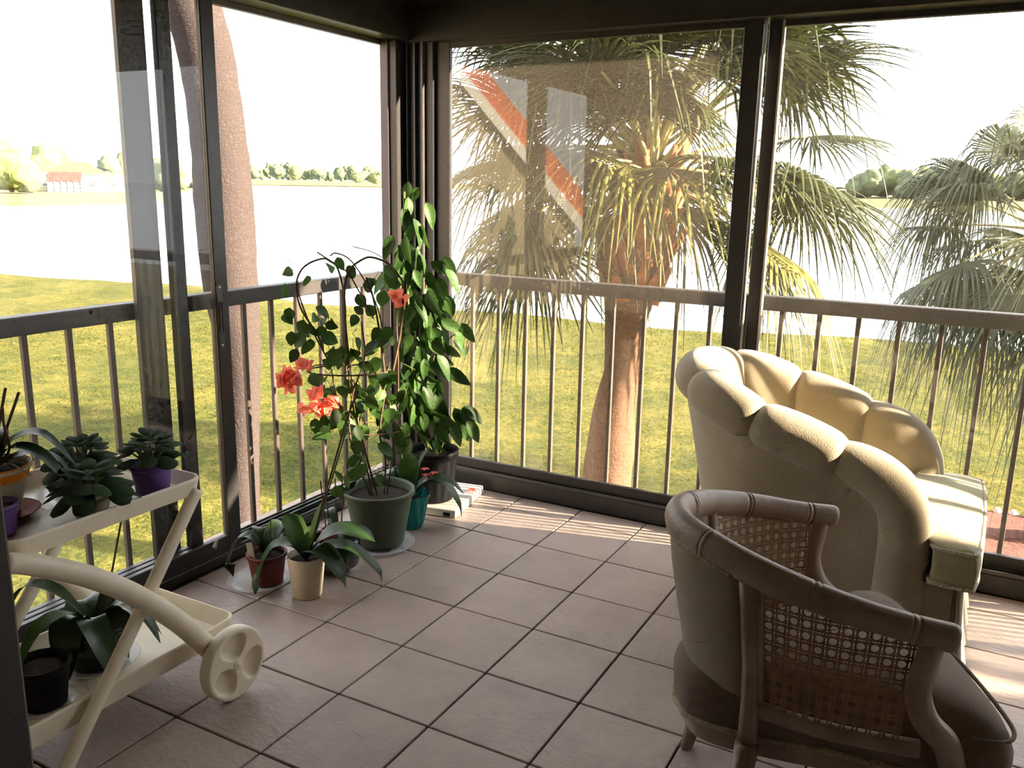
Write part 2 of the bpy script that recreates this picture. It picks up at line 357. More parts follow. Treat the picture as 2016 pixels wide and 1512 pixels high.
# ------------------------------------------------------------------ outdoors: lawn, lake, far shores
ZG = -2.6
def lawn_material():
    m = bpy.data.materials.new('lawn'); m.use_nodes = True; N = m.node_tree.nodes; L = m.node_tree.links; b = N['Principled BSDF']; b.inputs['Roughness'].default_value = .95; b.inputs['Specular IOR Level'].default_value = .1
    g = N.new('ShaderNodeNewGeometry')
    def nz(sc, det, w):
        n = N.new('ShaderNodeTexNoise'); n.inputs['Scale'].default_value = sc; n.inputs['Detail'].default_value = det; n.inputs['Roughness'].default_value = .6; L.new(g.outputs['Position'], n.inputs['Vector'])
        k = N.new('ShaderNodeMath'); k.operation = 'MULTIPLY'; k.inputs[1].default_value = w; L.new(n.outputs['Fac'], k.inputs[0]); return k.outputs[0], n.outputs['Fac']
    a_, _ = nz(.55, 4, .30); c_, _ = nz(3.2, 5, .30); d_, hf = nz(16, 6, .40)
    s1 = N.new('ShaderNodeMath'); s1.operation = 'ADD'; L.new(a_, s1.inputs[0]); L.new(c_, s1.inputs[1]); s2 = N.new('ShaderNodeMath'); s2.operation = 'ADD'; L.new(s1.outputs[0], s2.inputs[0]); L.new(d_, s2.inputs[1])
    r = N.new('ShaderNodeValToRGB'); cr = r.color_ramp; cr.elements[0].position = .36; cr.elements[0].color = (.018, .025, .006, 1); cr.elements[1].position = .66; cr.elements[1].color = (.20, .165, .06, 1)
    for p_, col in ((.44, (.042, .052, .009)), (.50, (.075, .074, .013)), (.57, (.12, .102, .02))): e = cr.elements.new(p_); e.color = (*col, 1)
    L.new(s2.outputs[0], r.inputs['Fac']); L.new(r.outputs['Color'], b.inputs['Base Color'])
    bp_ = N.new('ShaderNodeBump'); bp_.inputs['Strength'].default_value = 1; bp_.inputs['Distance'].default_value = .06; L.new(hf, bp_.inputs['Height']); L.new(bp_.outputs[0], b.inputs['Normal']); return m
M_lawn = lawn_material()
M_blade = mat('grass_blades', (0.05, 0.064, 0.010), 0.8, (0.13, 0.118, 0.03), 4.0, coords='World', trans=.5, detail=6, spec=.15)
M_water = mat('lake_water', (0.30, 0.33, 0.38), 0.10, bump=.25, bscale=.9, coords='World', stretch=(1, 1, 1), spec=1.0)
def shore(x):
    pts = [(-300, 30), (-90, 27), (-60, 23.5), (-37, 22.1), (-28, 24.2), (-20, 22.4), (-13, 24.6), (-6, 24.6), (-2, 26.4), (6, 27.5), (20, 28), (60, 31), (120, 30)]
    for (a, b), (c, d) in zip(pts, pts[1:]):
        if a <= x <= c: return lerp(b, d, (x-a)/(c-a))
    return 28
def lawn_z(x, y):
    s = shore(x); e = max(0, 1-(s-y)/3.0) if y < s else 1
    return ZG + .10*noise.noise((x*.12, y*.12, 3)) + .025*noise.noise((x*.9, y*.9, 7)) - .22*e*e
rows = []
ys = [-1, -.6, -.3, 0, .06, .12, .18, .25, .32, .4, .48, .56, .64, .72, .8, .87, .93, .97, 1.0, 1.03]
for k in range(121):
    x = -90+k*1.25 if k < 108 else 45+(k-108)*6
    s = shore(x); rows.append([(x, lerp(2, s, t) if t >= 0 else 2+30*t, lawn_z(x, lerp(2, s, t) if t >= 0 else 2+30*t) if t >= 0 else ZG) for t in ys])
tag(MB().grid(rows).build('lawn_ground', M_lawn, smooth=True), 'sunlit yellow-green lawn sloping to the lake', kind='structure')
tag(MB().add([(-1400, 10, -2.74), (900, 10, -2.74), (900, 1500, -2.74), (-1400, 1500, -2.74)], [(0, 1, 2, 3)]).build('lake', M_water), 'pale lake glaring under the sky', kind='structure')
# grass tufts
rg = random.Random(11); mb = MB()
for k in range(110000):
    u = rg.random(); d = 5 + 25*u**1.35
    az = radians(rg.uniform(80, 158)); x = CAM.x + d*cos(az); y = CAM.y + d*sin(az)
    if y < 3.2 and x > -1.2: continue
    if y > shore(x)-.3 or (x-2.55)**2+(y-9.35)**2 < 1.7: continue
    if noise.noise((x*.7, y*.7, 1)) + .5*noise.noise((x*2.3, y*2.3, 5)) < rg.uniform(-.9, .5): continue
    z = lawn_z(x, y)-.006; s = .5+.03*d
    h = rg.uniform(.02, .05)*s; a = rg.uniform(0, 2*pi); w = rg.uniform(.010, .018)*s; lx, ly = rg.uniform(-1.2, 1.2)*h, rg.uniform(-1.2, 1.2)*h
    c_, s_ = cos(a)*w, sin(a)*w; n = len(mb.v)
    mb.v += [(x-c_, y-s_, z), (x+c_, y+s_, z), (x+lx, y+ly, z+h)]; mb.f.append((n, n+1, n+2))
tag(mb.build('lawn_grass', M_blade), 'tufts of short grass on the lawn', 'grass', kind='stuff')
# mulch bed under the grey palm
M_mulch = mat('mulch', '#6e3a2c', 1, '#4a241c', 14, .8, 40, coords='World')
rows = [[(2.55+r*cos(a)*(1+.06*sin(3*a)), 9.35+r*sin(a)*.9, ZG+.09-.02*r+.03*noise.noise((r*3, a*2, 0))) for a in [2*pi*k/40 for k in range(40)]] for r in (.01, .4, .8, 1.05, 1.2)]
mul = tag(MB().grid(rows, cv=True).build('mulch_bed', M_mulch, smooth=True), 'dark red mulch bed on the lawn under the grey-green palm', 'mulch bed')
es = MB().lathe([(.0, .09), (.05, .085), (.085, .05), (.09, 0), (.08, -.05)], n=9).build('edging_stone', M_conc, mul, smooth=True)
for k in range(38):
    a = 2*pi*k/38; o = es if k == 0 else link('edging_stone', es.data, mul)
    o.location = (2.55+1.2*cos(a)*(1+.06*sin(3*a)), 9.35+1.08*sin(a), ZG+.04); o.scale = (1, .7, .8+.3*random.random()); o.rotation_euler = (0, 0, a)

# far shores
M_far = mat('far_grass', (0.075, 0.066, 0.011), 1, (0.095, 0.082, 0.017), .08, coords='World')
def land(name, label, pts, z0, z1):
    """strip of land: front edge at the water, back edge higher"""
    rows = [[(a[0], a[1], -2.8) for a, b in pts], [(lerp(a[0], b[0], .02), lerp(a[1], b[1], .02), -2.55) for a, b in pts],
            [(lerp(a[0], b[0], .5), lerp(a[1], b[1], .5), z0) for a, b in pts], [(b[0], b[1], z1) for a, b in pts]]
    return tag(MB().grid(rows).build(name, M_far, smooth=True), label, kind='structure')
land('ground_peninsula', 'sunlit grass bank across the lake below the houses', [((-170, 45), (-420, 110)), ((-127, 80), (-330, 210)), ((-133, 105), (-310, 240)), ((-141, 117), (-300, 262)), ((-165, 135), (-300, 275))], -1.5, -.9)
land('ground_far_shore', 'pale far shore of the lake', [((-900, 330), (-1300, 500)), ((-780, 780), (-1100, 1050)), ((-640, 880), (-800, 1200)), ((-300, 900), (-300, 1300)), ((0, 900), (0, 1300)), ((300, 850), (350, 1200))], 5, 6)
land('ground_right_shore', 'sunlit far bank seen right of the palm', [((-95, 352), (-110, 420)), ((-60, 312), (-60, 400)), ((0, 300), (0, 400)), ((60, 290), (70, 400)), ((140, 280), (160, 380))], -.2, .6)

def ico():
    p = (1+sqrt(5))/2; V = [Vector(v).normalized() for v in [(-1,p,0),(1,p,0),(-1,-p,0),(1,-p,0),(0,-1,p),(0,1,p),(0,-1,-p),(0,1,-p),(p,0,-1),(p,0,1),(-p,0,-1),(-p,0,1)]]
    F = [(0,11,5),(0,5,1),(0,1,7),(0,7,10),(0,10,11),(1,5,9),(5,11,4),(11,10,2),(10,7,6),(7,1,8),(3,9,4),(3,4,2),(3,2,6),(3,6,8),(3,8,9),(4,9,5),(2,4,11),(6,2,10),(8,6,7),(9,8,1)]
    for _ in range(2):
        c = {}; G = []
        def mid(a, b):
            k = (min(a, b), max(a, b))
            if k not in c: c[k] = len(V); V.append((V[a]+V[b]).normalized())
            return c[k]
        for a, b, d in F:
            x, y, z = mid(a, b), mid(b, d), mid(d, a); G += [(a, x, z), (b, y, x), (d, z, y), (x, y, z)]
        F = G
    return V, F
ICO_V, ICO_F = ico()
def lump(mb, c, r, sd, rough=.35, sz=.85):
    mb.add([(c[0]+v.x*q, c[1]+v.y*q, c[2]+v.z*q*sz) for v in ICO_V for q in [r*(1+rough*noise.noise(v*2.3+Vector((sd, sd*.7, 0)))+.18*noise.noise(v*6+Vector((0, sd, 0))))]], ICO_F)
M_ft = [mat('far_foliage', (.085, .105, .04), 1, (.15, .16, .06), .25, coords='World', bump=.6, bscale=1.2), mat('far_foliage_dark', (.055, .075, .04), 1, (.10, .12, .06), .25, coords='World', bump=.6, bscale=1.2),
        mat('far_foliage_bright', (.13, .16, .03), 1, (.22, .23, .06), .4, coords='World', bump=.6, bscale=1.2)]
M_bark = mat('bark', '#8d7767', .95, '#6d5a4d', 6, .8, 20)
def far_tree(name, label, x, y, z, h, w, m, sd, group, trunk=True):
    t = empty(name, (x, y, z), label=label, cat='tree', group=group); r = random.Random(sd); mb = MB()
    for k in range(6):
        a = r.uniform(0, 6.28); q = w*.28*r.random()**.5*1.3
        lump(mb, (q*cos(a), q*sin(a), h*r.uniform(.25, .75)), w*r.uniform(.24, .36), sd+k*3.3)
    lump(mb, (0, 0, h*.5), w*.40, sd+77, sz=h*.46/(w*.40))
    mb.build('crown', m, t, smooth=True)
    MB().tube([(0, 0, -.3), (0, 0, h*.5)], [w*.045, w*.03], 7).build('trunk', M_bark, t)
    return t
rr = random.Random(5)
def polar(px_az, d): return CAM.x + d*cos(radians(px_az)), CAM.y + d*sin(radians(px_az))
# trees across the lake in the open window (azimuths measured counter-clockwise from +x)
for k in range(30):
    az = lerp(124.5, 137, k/29)+rr.uniform(-.08, .08); d = 1010+45*(k%3); x, y = polar(az, d)
    far_tree('shore_tree', 'hazy tree in the row on the far shore beyond the lake', x, y, 4.5, rr.uniform(8, 20), rr.uniform(13, 17), M_ft[rr.choice((0, 1, 1))], 100+k, 'trees on the far shore')
for k in range(9):
    az = lerp(137.2, 143.5, k/8); d = 350+14*(k%3); x, y = polar(az, d)
    far_tree('bank_tree', 'dark rounded tree behind the tip of the grass bank', x, y, -1.2, rr.uniform(5, 10), rr.uniform(7, 11), M_ft[rr.choice((0, 1))], 200+k, 'trees behind the grass bank')
for k in range(17):
    az = lerp(86, 97.5, k/16)+rr.uniform(-.05, .05); d = 365+12*(k%3); x, y = polar(az, d)
    far_tree('right_shore_tree', 'dark tree in the row on the bank right of the palm', x, y, .2, rr.uniform(8, 13), rr.uniform(8, 12), M_ft[rr.choice((0, 1))], 300+k, 'trees on the right bank')
# ------------------------------------------------------------------ houses
M_cream = mat('cream_stucco', '#a89b7a', .9, '#9c8f6e', .6, coords='World')
M_white = mat('white_trim', '#efece6', .7)
M_pane = mat('house_window_glass', (.05, .06, .07), .1)
M_roofp = mat('pale_tile_roof', '#6e5229', .9, '#624823', .8, .5, 3, coords='World')
M_roofr = mat('red_tile_roof', '#6a2412', .9, '#5c1d0e', .8, .5, 3, coords='World')
M_roofo = mat('orange_tile_roof', '#d9653a', .85, '#c24f28', 2.5, .6, 9, coords='World')
def hip(mb, x0, x1, y0, y1, z, h, hipx=True):
    r = min((x1-x0)/2, (y1-y0)/2) if hipx else 0; cy = (y0+y1)/2
    return mb.add([(x0,y0,z),(x1,y0,z),(x1,y1,z),(x0,y1,z),(x0+r,cy,z+h),(x1-r-.01,cy,z+h)], [(0,1,5,4),(1,2,5),(2,3,4,5),(3,0,4),(3,2,1,0)])
def house(name, label, x, y, z, rz, w, d, wall_h, roof_h, roofm, wins):
    t = empty(name, (x, y, z), rz, label, 'house')
    MB().box((-w/2, 0, -.5), (w/2, d, wall_h)).build('wall', M_cream, t)
    hip(MB(), -w/2-.5, w/2+.5, -.5, d+.5, wall_h+.02, roof_h).build('roof', roofm, t)
    MB().box((-w/2-.52, -.52, wall_h-.22), (w/2+.52, d+.52, wall_h+.02)).build('fascia', M_white, t)
    for (a, b, c, e) in wins:
        f = MB().box((a-.12, -.09, c-.12), (b+.12, .02, e+.12)).build('window', M_white, t); MB().box((a, -.12, c), (b, -.05, e)).build('pane', M_pane, f)
    return t
hx, hy = polar(147.2, 262)
house('house', 'cream house with pale tiled hip roof across the lake, behind the bright green tree', hx, hy, -1.5, radians(56.7), 12, 9, 4.4, 3.4, M_roofp, [(-4.6, -3.2, 1.0, 2.6), (-1, .6, 1.0, 2.6), (3.0, 4.6, 1.0, 2.6)])
hx, hy = polar(144.75, 246)
h2 = house('house', 'cream house with red tiled porch roof across the lake', hx, hy, -1.5, radians(54.7), 13.5, 9, 4.2, 3.0, M_roofp, [(2.6, 4.0, 1, 2.4)])
MB().add([(-6.6, -4, 2.5), (.8, -4, 2.5), (1.2, 0, 4.6), (-6.2, 0, 4.6), (-6.6, -4, 2.3), (.8, -4, 2.3)], [(0, 1, 2, 3), (4, 5, 1, 0)]).build('porch_roof', M_roofr, h2)
for k in range(6): MB().box((-6.5+k*1.44, -3.95, -.5), (-6.3+k*1.44, -3.8, 2.4)).build('porch_post', M_white, h2)
for z in (0.3, 1.2): MB().box((-6.5, -3.95, z), (.8, -3.85, z+.12)).build('porch_rail', M_white, h2)
MB().add([(-6.5, -3.7, -.4), (.7, -3.7, -.4), (.7, -3.7, 2.4), (-6.5, -3.7, 2.4)], [(0, 1, 2, 3)]).build('porch_screen', mat('screen_mesh', (.16, .13, .11), .9), h2)
hx, hy = polar(142.5, 262)
house('house', 'low house with pink tiled roof partly behind the sliding panel stiles', hx, hy, -1.3, radians(52.6), 9, 8, 2.4, 1.9, mat('pink_tile_roof', '#96604a', .9, '#8a5642', .8), [(-2, -.8, .8, 1.8), (1, 2.2, .8, 1.8)])
for (az, d, h, w, m, lab) in [(148.1, 225, 9.4, 11, 2, 'bright green rounded tree at the left edge across the lake'), (148.4, 300, 13.5, 9, 1, 'dark tree rising behind the bright green tree across the lake'),
        (146.2, 300, 13.8, 10, 2, 'orange-lit tree above the cream house roof across the lake'), (145.6, 310, 12, 8, 0, 'olive tree between the two cream houses across the lake'),
        (143.0, 290, 10.4, 8, 1, 'dark tree right of the red porch roof across the lake'), (142.2, 320, 12.5, 6, 0, 'thin tree left of the wide window stile across the lake'), (140.9, 290, 9, 9, 1, 'broad dark tree behind the window stiles across the lake'),
        (139.9, 270, 9, 10, 1, 'dark tree between the two left stiles across the lake')]:
    x, y = polar(az, d); far_tree('lakeside_tree', lab, x, y, -1.4, h, w, M_ft[m], int(az*10), None)
# neighbouring building, seen mirrored in the dusty pane
nb = empty('neighbour_building', (-8.0, -10.2, ZG), atan2(-.42, .91), 'white gabled building with orange tiled roof, mirrored in the dusty pane', 'building')
def rk(x): return 4.09-ZG-1.15*abs(x+3)+1.15*3     # rake height over the gable
gx = [-9, -3, 3.0]
MB().add([(-8.6, -.0, 0), (2.6, 0, 0), (2.6, 0, rk(2.6)-.1), (-3, 0, rk(-3)-.1), (-8.6, 0, rk(-8.6)-.1)] + [(-8.6, -9, 0), (2.6, -9, 0), (2.6, -9, rk(2.6)-.1), (-3, -9, rk(-3)-.1), (-8.6, -9, rk(-8.6)-.1)], [(0, 1, 2, 3, 4), (5, 9, 8, 7, 6), (0, 5, 6, 1), (1, 6, 7, 2), (4, 9, 5, 0)]).build('wall', M_cream, nb)
def slope_slab(x0, x1, y0, y1, d0, d1, nm, m): MB().add([(x, y, rk(x)+d) for y in (y0, y1) for x in (x0, x1) for d in (d0, d1)], [(0, 2, 3, 1), (4, 5, 7, 6), (0, 4, 6, 2), (1, 3, 7, 5), (0, 1, 5, 4), (2, 6, 7, 3)]).build(nm, m, nb)
for x0, x1 in ((-3, 3.0), (-9, -3)):
    slope_slab(x0, x1, .08, .16, -.28, .02, 'rake_board', M_white); slope_slab(x0, x1, -9.2, .08, .02, .55, 'roof', M_roofo)
for k, (x, z) in enumerate(((-6, 1.0), (-1.5, 1.0), (-5, 4.0), (-1.8, 4.0))):
    f = MB().box((x-.7, -.03, z), (x+.7, .05, z+1.5)).build('window', M_white, nb); MB().box((x-.58, .0, z+.12), (x+.58, .07, z+1.38)).build('pane', M_pane, f)

# ------------------------------------------------------------------ palms
M_frond = mat('palm_frond', (.022, .029, .009), .5, (.042, .048, .015), 3, trans=.25, coords='World', spec=.22)
M_frondy = mat('palm_frond_yellow', (.10, .10, .022), .5, (.15, .14, .04), 3, trans=.33, coords='World', spec=.22)  # lighter, yellower copy of the frond colour
M_frondg = mat('palm_frond_grey', (.05, .06, .036), .5, (.085, .095, .058), 3, trans=.28, coords='World', spec=.22)
M_petiole = mat('palm_petiole', (.26, .25, .09), .5, (.32, .28, .12), 5, coords='World')
M_boot = mat('palm_boot', '#6b3d22', .95, '#925a34', 9, .6, 40, coords='World')
M_trunk = mat('palm_trunk', '#8a6e5a', .95, '#5e4a3c', 9, .9, 26, coords='World', stretch=(1, 1, .55))
M_twig = mat('dry_flower_stalk', '#4a3524', .95, '#63472f', 8)
def bark_material(name, c0, c1, c2):
    m = bpy.data.materials.new(name); m.use_nodes = True; N = m.node_tree.nodes; L = m.node_tree.links; b = N['Principled BSDF']; b.inputs['Roughness'].default_value = .95; b.inputs['Specular IOR Level'].default_value = .15
    g = N.new('ShaderNodeNewGeometry'); n = N.new('ShaderNodeTexNoise'); n.inputs['Scale'].default_value = 5; n.inputs['Detail'].default_value = 6; L.new(g.outputs['Position'], n.inputs['Vector'])
    mx = N.new('ShaderNodeVectorMath'); mx.operation = 'MULTIPLY_ADD'; mx.inputs[1].default_value = (.12, .12, .12); L.new(n.outputs['Color'], mx.inputs[0]); L.new(g.outputs['Position'], mx.inputs[2])
    def vor(sc):
        mp = N.new('ShaderNodeMapping'); mp.inputs['Scale'].default_value = sc; L.new(mx.outputs[0], mp.inputs[0]); v = N.new('ShaderNodeTexVoronoi'); v.feature = 'DISTANCE_TO_EDGE'; v.inputs['Scale'].default_value = 1; L.new(mp.outputs[0], v.inputs['Vector']); return v.outputs['Distance']
    v1 = vor((44, 44, 14)); v2 = vor((9, 9, 62))
    mn = N.new('ShaderNodeMath'); mn.operation = 'MINIMUM'; L.new(v1, mn.inputs[0]); L.new(v2, mn.inputs[1])
    r = N.new('ShaderNodeValToRGB'); e = r.color_ramp.elements; e[0].position = 0; e[0].color = (*srgb(c0), 1); e[1].position = .12; e[1].color = (*srgb(c1), 1); L.new(mn.outputs[0], r.inputs['Fac'])
    r2 = N.new('ShaderNodeMix'); r2.data_type = 'RGBA'; L.new(n.outputs['Fac'], r2.inputs[0]); L.new(r.outputs['Color'], r2.inputs[6]); r2.inputs[7].default_value = (*srgb(c2), 1); L.new(r2.outputs[2], b.inputs['Base Color'])
    bp_ = N.new('ShaderNodeBump'); bp_.inputs['Strength'].default_value = .6; bp_.inputs['Distance'].default_value = .015; L.new(mn.outputs[0], bp_.inputs['Height']); L.new(bp_.outputs[0], b.inputs['Normal']); return m
M_trunkg = bark_material('cracked_grey_bark', '#2a2423', '#3f3735', '#373030')
M_trunk = bark_material('cracked_brown_bark', '#38271c', '#6d5242', '#5a4334')
def frond(parent, name, o, d0, lp, R, rnd, m, droop=.6, nseg=46, sag=.35, spread=125):
    """costapalmate fan leaf in world-aligned local coordinates: petiole from o along d0, sagging, then the fan of folded segments"""
    d0 = Vector(d0).normalized(); up = Vector((0, 0, 1))
    pts = []; p = Vector(o); d = d0.copy()
    for k in range(7):
        pts.append(p.copy()); p = p + d*lp/6; d = (d - up*sag/6*(1-abs(d.z)*.3)).normalized()
    mbp = MB().tube(pts, [lerp(.034, .013, k/6) for k in range(7)], 5, flat=.6)
    ob = mbp.build(name, m, parent); ob.data.materials.append(M_petiole)
    hub = pts[-1]; ax = (pts[-1]-pts[-2]).normalized()
    side = ax.cross(up)
    if side.length < .05: side = Vector((1, 0, 0))
    side.normalize(); nrm = side.cross(ax).normalized()
    tw = rnd.uniform(-.5, .5); side, nrm = side*cos(tw)+nrm*sin(tw), nrm*cos(tw)-side*sin(tw)
    mb = MB(); TS = (0.0, .16, .34, .5, .64, .78, .9, 1.0)
    n_pet = len(ob.data.polygons)
    for i in range(nseg):
        f = (i+.5)/nseg*2-1; an = radians(spread)*f; da = radians(spread)/nseg
        Rl = R*(1-.28*abs(f)**2.2)*rnd.uniform(.9, 1.08); dr = droop*rnd.uniform(.55, 1.45); lat = rnd.uniform(-.10, .10); kink = rnd.random() < .11; tk = rnd.uniform(.5, .7)
        a3 = []
        for t in TS:
            if t == 0: w = .008
            elif t < .44: w = Rl*t*da*.98
            else: w = Rl*.43*da*(1-t)/.56*.9+.0018
            w = min(w, .022*R/.9+.004)
            c = hub + (ax*cos(an)+side*sin(an))*Rl*t + nrm*(-.20*Rl*t*abs(f)**2*0.9 - .10*Rl*t*t) + side*lat*Rl*t*t
            g = max(0, t-.5); c = c - up*dr*Rl*g**1.5*1.9
            if kink and t > tk: c = c - up*(t-tk)*Rl*.9 - (ax*cos(an)+side*sin(an))*(t-tk)*Rl*.55
            perp = (side*cos(an)-ax*sin(an)); a3.append((c-perp*w, c+nrm*w*.55, c+perp*w))
        mb.grid(a3)
    k = len(ob.data.vertices)
    me = ob.data; allv = [tuple(v.co) for v in me.vertices]+mb.v; allf = [tuple(pn.vertices) for pn in me.polygons]+[tuple(q+k for q in f) for f in mb.f]
    me.clear_geometry(); me.from_pydata(allv, [], allf)
    for q, pn in enumerate(me.polygons): pn.material_index = 1 if q < n_pet else 0; pn.use_smooth = True
    me.update(); return ob
def trunk_mesh(pts, rs, n=22, seed=0, ring=.035):
    P = spline(pts, 14); m = len(P); rows = []
    for i, p in enumerate(P):
        t = i/(m-1)*(len(rs)-1); k = min(int(t), len(rs)-2); r = lerp(rs[k], rs[k+1], t-k)
        rows.append([p+Vector((cos(a), sin(a), 0))*r*(1+ring*noise.noise((cos(a)*1.5+seed, sin(a)*1.5, p.z*9))+.08*noise.noise((cos(a)*.7, sin(a)*.7+seed, p.z*2))) for a in [2*pi*q/n for q in range(n)]])
    return MB().grid(rows, cv=True)
def palm(name, label, pts, rs, crown, fr, seed, mats, boots=None, group=None, bark=None):
    rnd = random.Random(seed); base = Vector(pts[0])
    t = empty(name, base, 0, label, 'palm tree', group)
    trunk_mesh([Vector(p)-base for p in pts], rs, seed=seed).build('trunk', bark or M_trunk, t, smooth=True)
    c = Vector(crown)-base
    if boots:
        z0, z1, r0, r1, nb_ = boots
        bm = MB(); 
        rows = [[(w*x_, y_-.0, z) for x_, y_ in ((-1, 0), (-.5, .018), (.5, .018), (1, 0))] for z, w in ((-.02, .075), (.1, .055), (.2, .035), (.3, .03))]
        rows = [[(x, y+lerp(0, .10, max(0, z)/.3), z) for x, y, z in r] for r in rows]
        bm.grid(rows); b0 = bm.build('leaf_base', M_boot, t, smooth=True, solid=.018); first = True
        for k in range(nb_):
            u = k/(nb_-1); a = k*2.39996+rnd.uniform(-.2, .2); r = lerp(r0, r1, u)
            o = b0 if first else b0.copy()
            if not first: COL.objects.link(o)
            first = False
            ctr = Vector(boots_center(pts, base, base.z+lerp(z0, z1, u)-base.z))
            o.location = (ctr.x+r*cos(a), ctr.y+r*sin(a), lerp(z0, z1, u)-base.z); o.rotation_euler = (rnd.uniform(-.2, .2), rnd.uniform(-.4, .15), a-pi/2); s = rnd.uniform(.8, 1.3); o.scale = (s, s, s)
    for k, (az, el, lp, R, mi, dr) in enumerate(fr):
        d = Vector((cos(radians(az))*cos(radians(el)), sin(radians(az))*cos(radians(el)), sin(radians(el))))
        frond(t, 'frond', c+d*.10+Vector((0, 0, rnd.uniform(-.25, .1))), d, lp, R, rnd, mats[mi], dr, sag=rnd.uniform(.25, .65))
    return t, c, rnd
def boots_center(pts, base, z):
    P = [Vector(p) for p in pts]
    for a, b in zip(P, P[1:]):
        if a.z <= z <= b.z: return a.lerp(b, (z-a.z)/(b.z-a.z))-base
    return P[-1]-base
def stalks(t, c, rnd, dirs):
    for az, el, ln in dirs:
        d = Vector((cos(radians(az))*cos(radians(el)), sin(radians(az))*cos(radians(el)), sin(radians(el)))); p = c+d*.1; P = []
        for k in range(9): P.append(p.copy()); p = p+d*ln/8; d = (d-Vector((0, 0, .09))).normalized()
        mb = MB().tube(P, [lerp(.014, .005, k/8) for k in range(9)], 5)
        for k in range(2, 9):
            for q in range(5):
                e = Vector((rnd.gauss(0, 1), rnd.gauss(0, 1), rnd.gauss(-.2, .8))).normalized()*rnd.uniform(.15, .32)
                s0 = P[k]; s1 = s0+e*.5; s2 = s0+e+Vector((0, 0, -.06)); mb.tube([s0, s1, s2], [.004, .0035, .002], 3, cap=False)
                for h in range(4):
                    f_ = Vector((rnd.gauss(0, 1), rnd.gauss(0, 1), rnd.gauss(0, 1))).normalized()*.09; b_ = s0.lerp(s2, rnd.uniform(.3, 1)); mb.tube([b_, b_+f_], [.003, .002], 3, cap=False)
        mb.build('flower_stalk', M_twig, t)
# main fan palm behind the back railing
rp = random.Random(21)
fr = []
for k in range(58):
    el = lerp(82, -32, (k/57)**.95)+rp.uniform(-8, 8); az = k*137.508+rp.uniform(-12, 12)
    if abs((az+72+180) % 360-180) < 66 and el < 40: el = rp.uniform(38, 62)
    fr.append((az, el, rp.uniform(1.05, 1.55)*(1.0 if el > 10 else .8), rp.uniform(.9, 1.12), 1 if (el < 30 and rp.random() < .3) else 0, rp.uniform(.08, .5)+(.15 if el < 0 else 0)))
fr += [(-88, 20, .60, .98, 1, .8), (-40, 40, .9, .95, 0, .5), (-112, 14, .60, 1.0, 0, .5), (-62, 12, .60, 1.0, 1, .55), (-135, 10, .85, 1.0, 0, .5), (-30, 8, .85, 1.0, 0, .5), (-95, 42, .75, 1.0, 0, .5), (-70, 30, .8, .95, 0, .7), (-120, 32, .9, 1.0, 1, .6), (-10, 5, 1.15, 1.0, 0, .5), (5, 38, 1.2, 1.0, 0, .35), (-5, -22, 1.1, .95, 1, .9), (190, 8, 1.25, 1.0, 0, .7), (215, 30, 1.3, 1.0, 0, .6), (200, -20, 1.2, 1.0, 0, .9), (170, 25, 1.3, 1.05, 0, .6), (-150, 0, 1.1, .95, 0, .8)]
MAINP = [(-1.02, 5.2, ZG-.1), (-1.03, 5.21, -1.6), (-1.01, 5.22, -1.0), (-.985, 5.23, -.5), (-.94, 5.25, -.1), (-.92, 5.26, .35), (-.88, 5.28, .65), (-.80, 5.30, 1.1), (-.75, 5.32, 1.75)]
pm, pc, prn = palm('fan_palm', 'large sunlit fan palm with brown trunk beyond the back railing', MAINP, [.27, .25, .235, .20, .165, .19, .22, .27, .2], (-.75, 5.32, 1.85), fr, 3, (M_frond, M_frondy), boots=(.55, 1.75, .235, .20, 64))
stalks(pm, pc, prn, [(200, 55, 1.2), (225, 40, 1.3), (250, 60, 1.1), (180, 35, 1.2), (290, 65, 1.0), (240, 75, 1.2)])
# palm whose bare trunk crosses the left windows
rp = random.Random(4); fr = [(k*137.5, lerp(75, -20, k/19)+rp.uniform(-6, 6), rp.uniform(.9, 1.3), rp.uniform(.8, 1), 0, .5) for k in range(20)]
palm('fan_palm', 'tall palm trunk with cracked grey bark outside the left windows', [(-2.20, 1.84, ZG-.1), (-2.22, 1.82, -1.5), (-2.265, 1.776, -.6), (-2.24, 1.80, .28), (-2.262, 1.775, .85), (-2.278, 1.762, 1.42), (-2.285, 1.754, 1.87), (-2.32, 1.72, 2.3), (-2.40, 1.64, 2.9), (-2.5, 1.55, 4.6)], [.20, .16, .115, .118, .165, .178, .165, .165, .17, .15], (-2.5, 1.55, 4.7), fr, 9, (M_frond, M_frondy), bark=M_trunkg)
# grey-green palm at the right
rp = random.Random(8); fr = [(k*137.5+rp.uniform(-15, 15), lerp(70, -55, (k/39)**.85)+rp.uniform(-8, 8), rp.uniform(.9, 1.3), rp.uniform(.85, 1.1), 0, rp.uniform(.9, 1.7)) for k in range(40)]
palm('fan_palm', 'grey-green drooping fan palm at the right edge above the mulch bed', [(2.98, 9.6, ZG-.1), (2.94, 9.62, -1.4), (2.84, 9.7, -.4), (2.72, 9.75, .4), (2.62, 9.78, 1.1)], [.24, .2, .19, .2, .16], (2.58, 9.78, 1.15), fr, 13, (M_frondg, M_frondg), boots=(-.2, 1.0, .2, .18, 40))
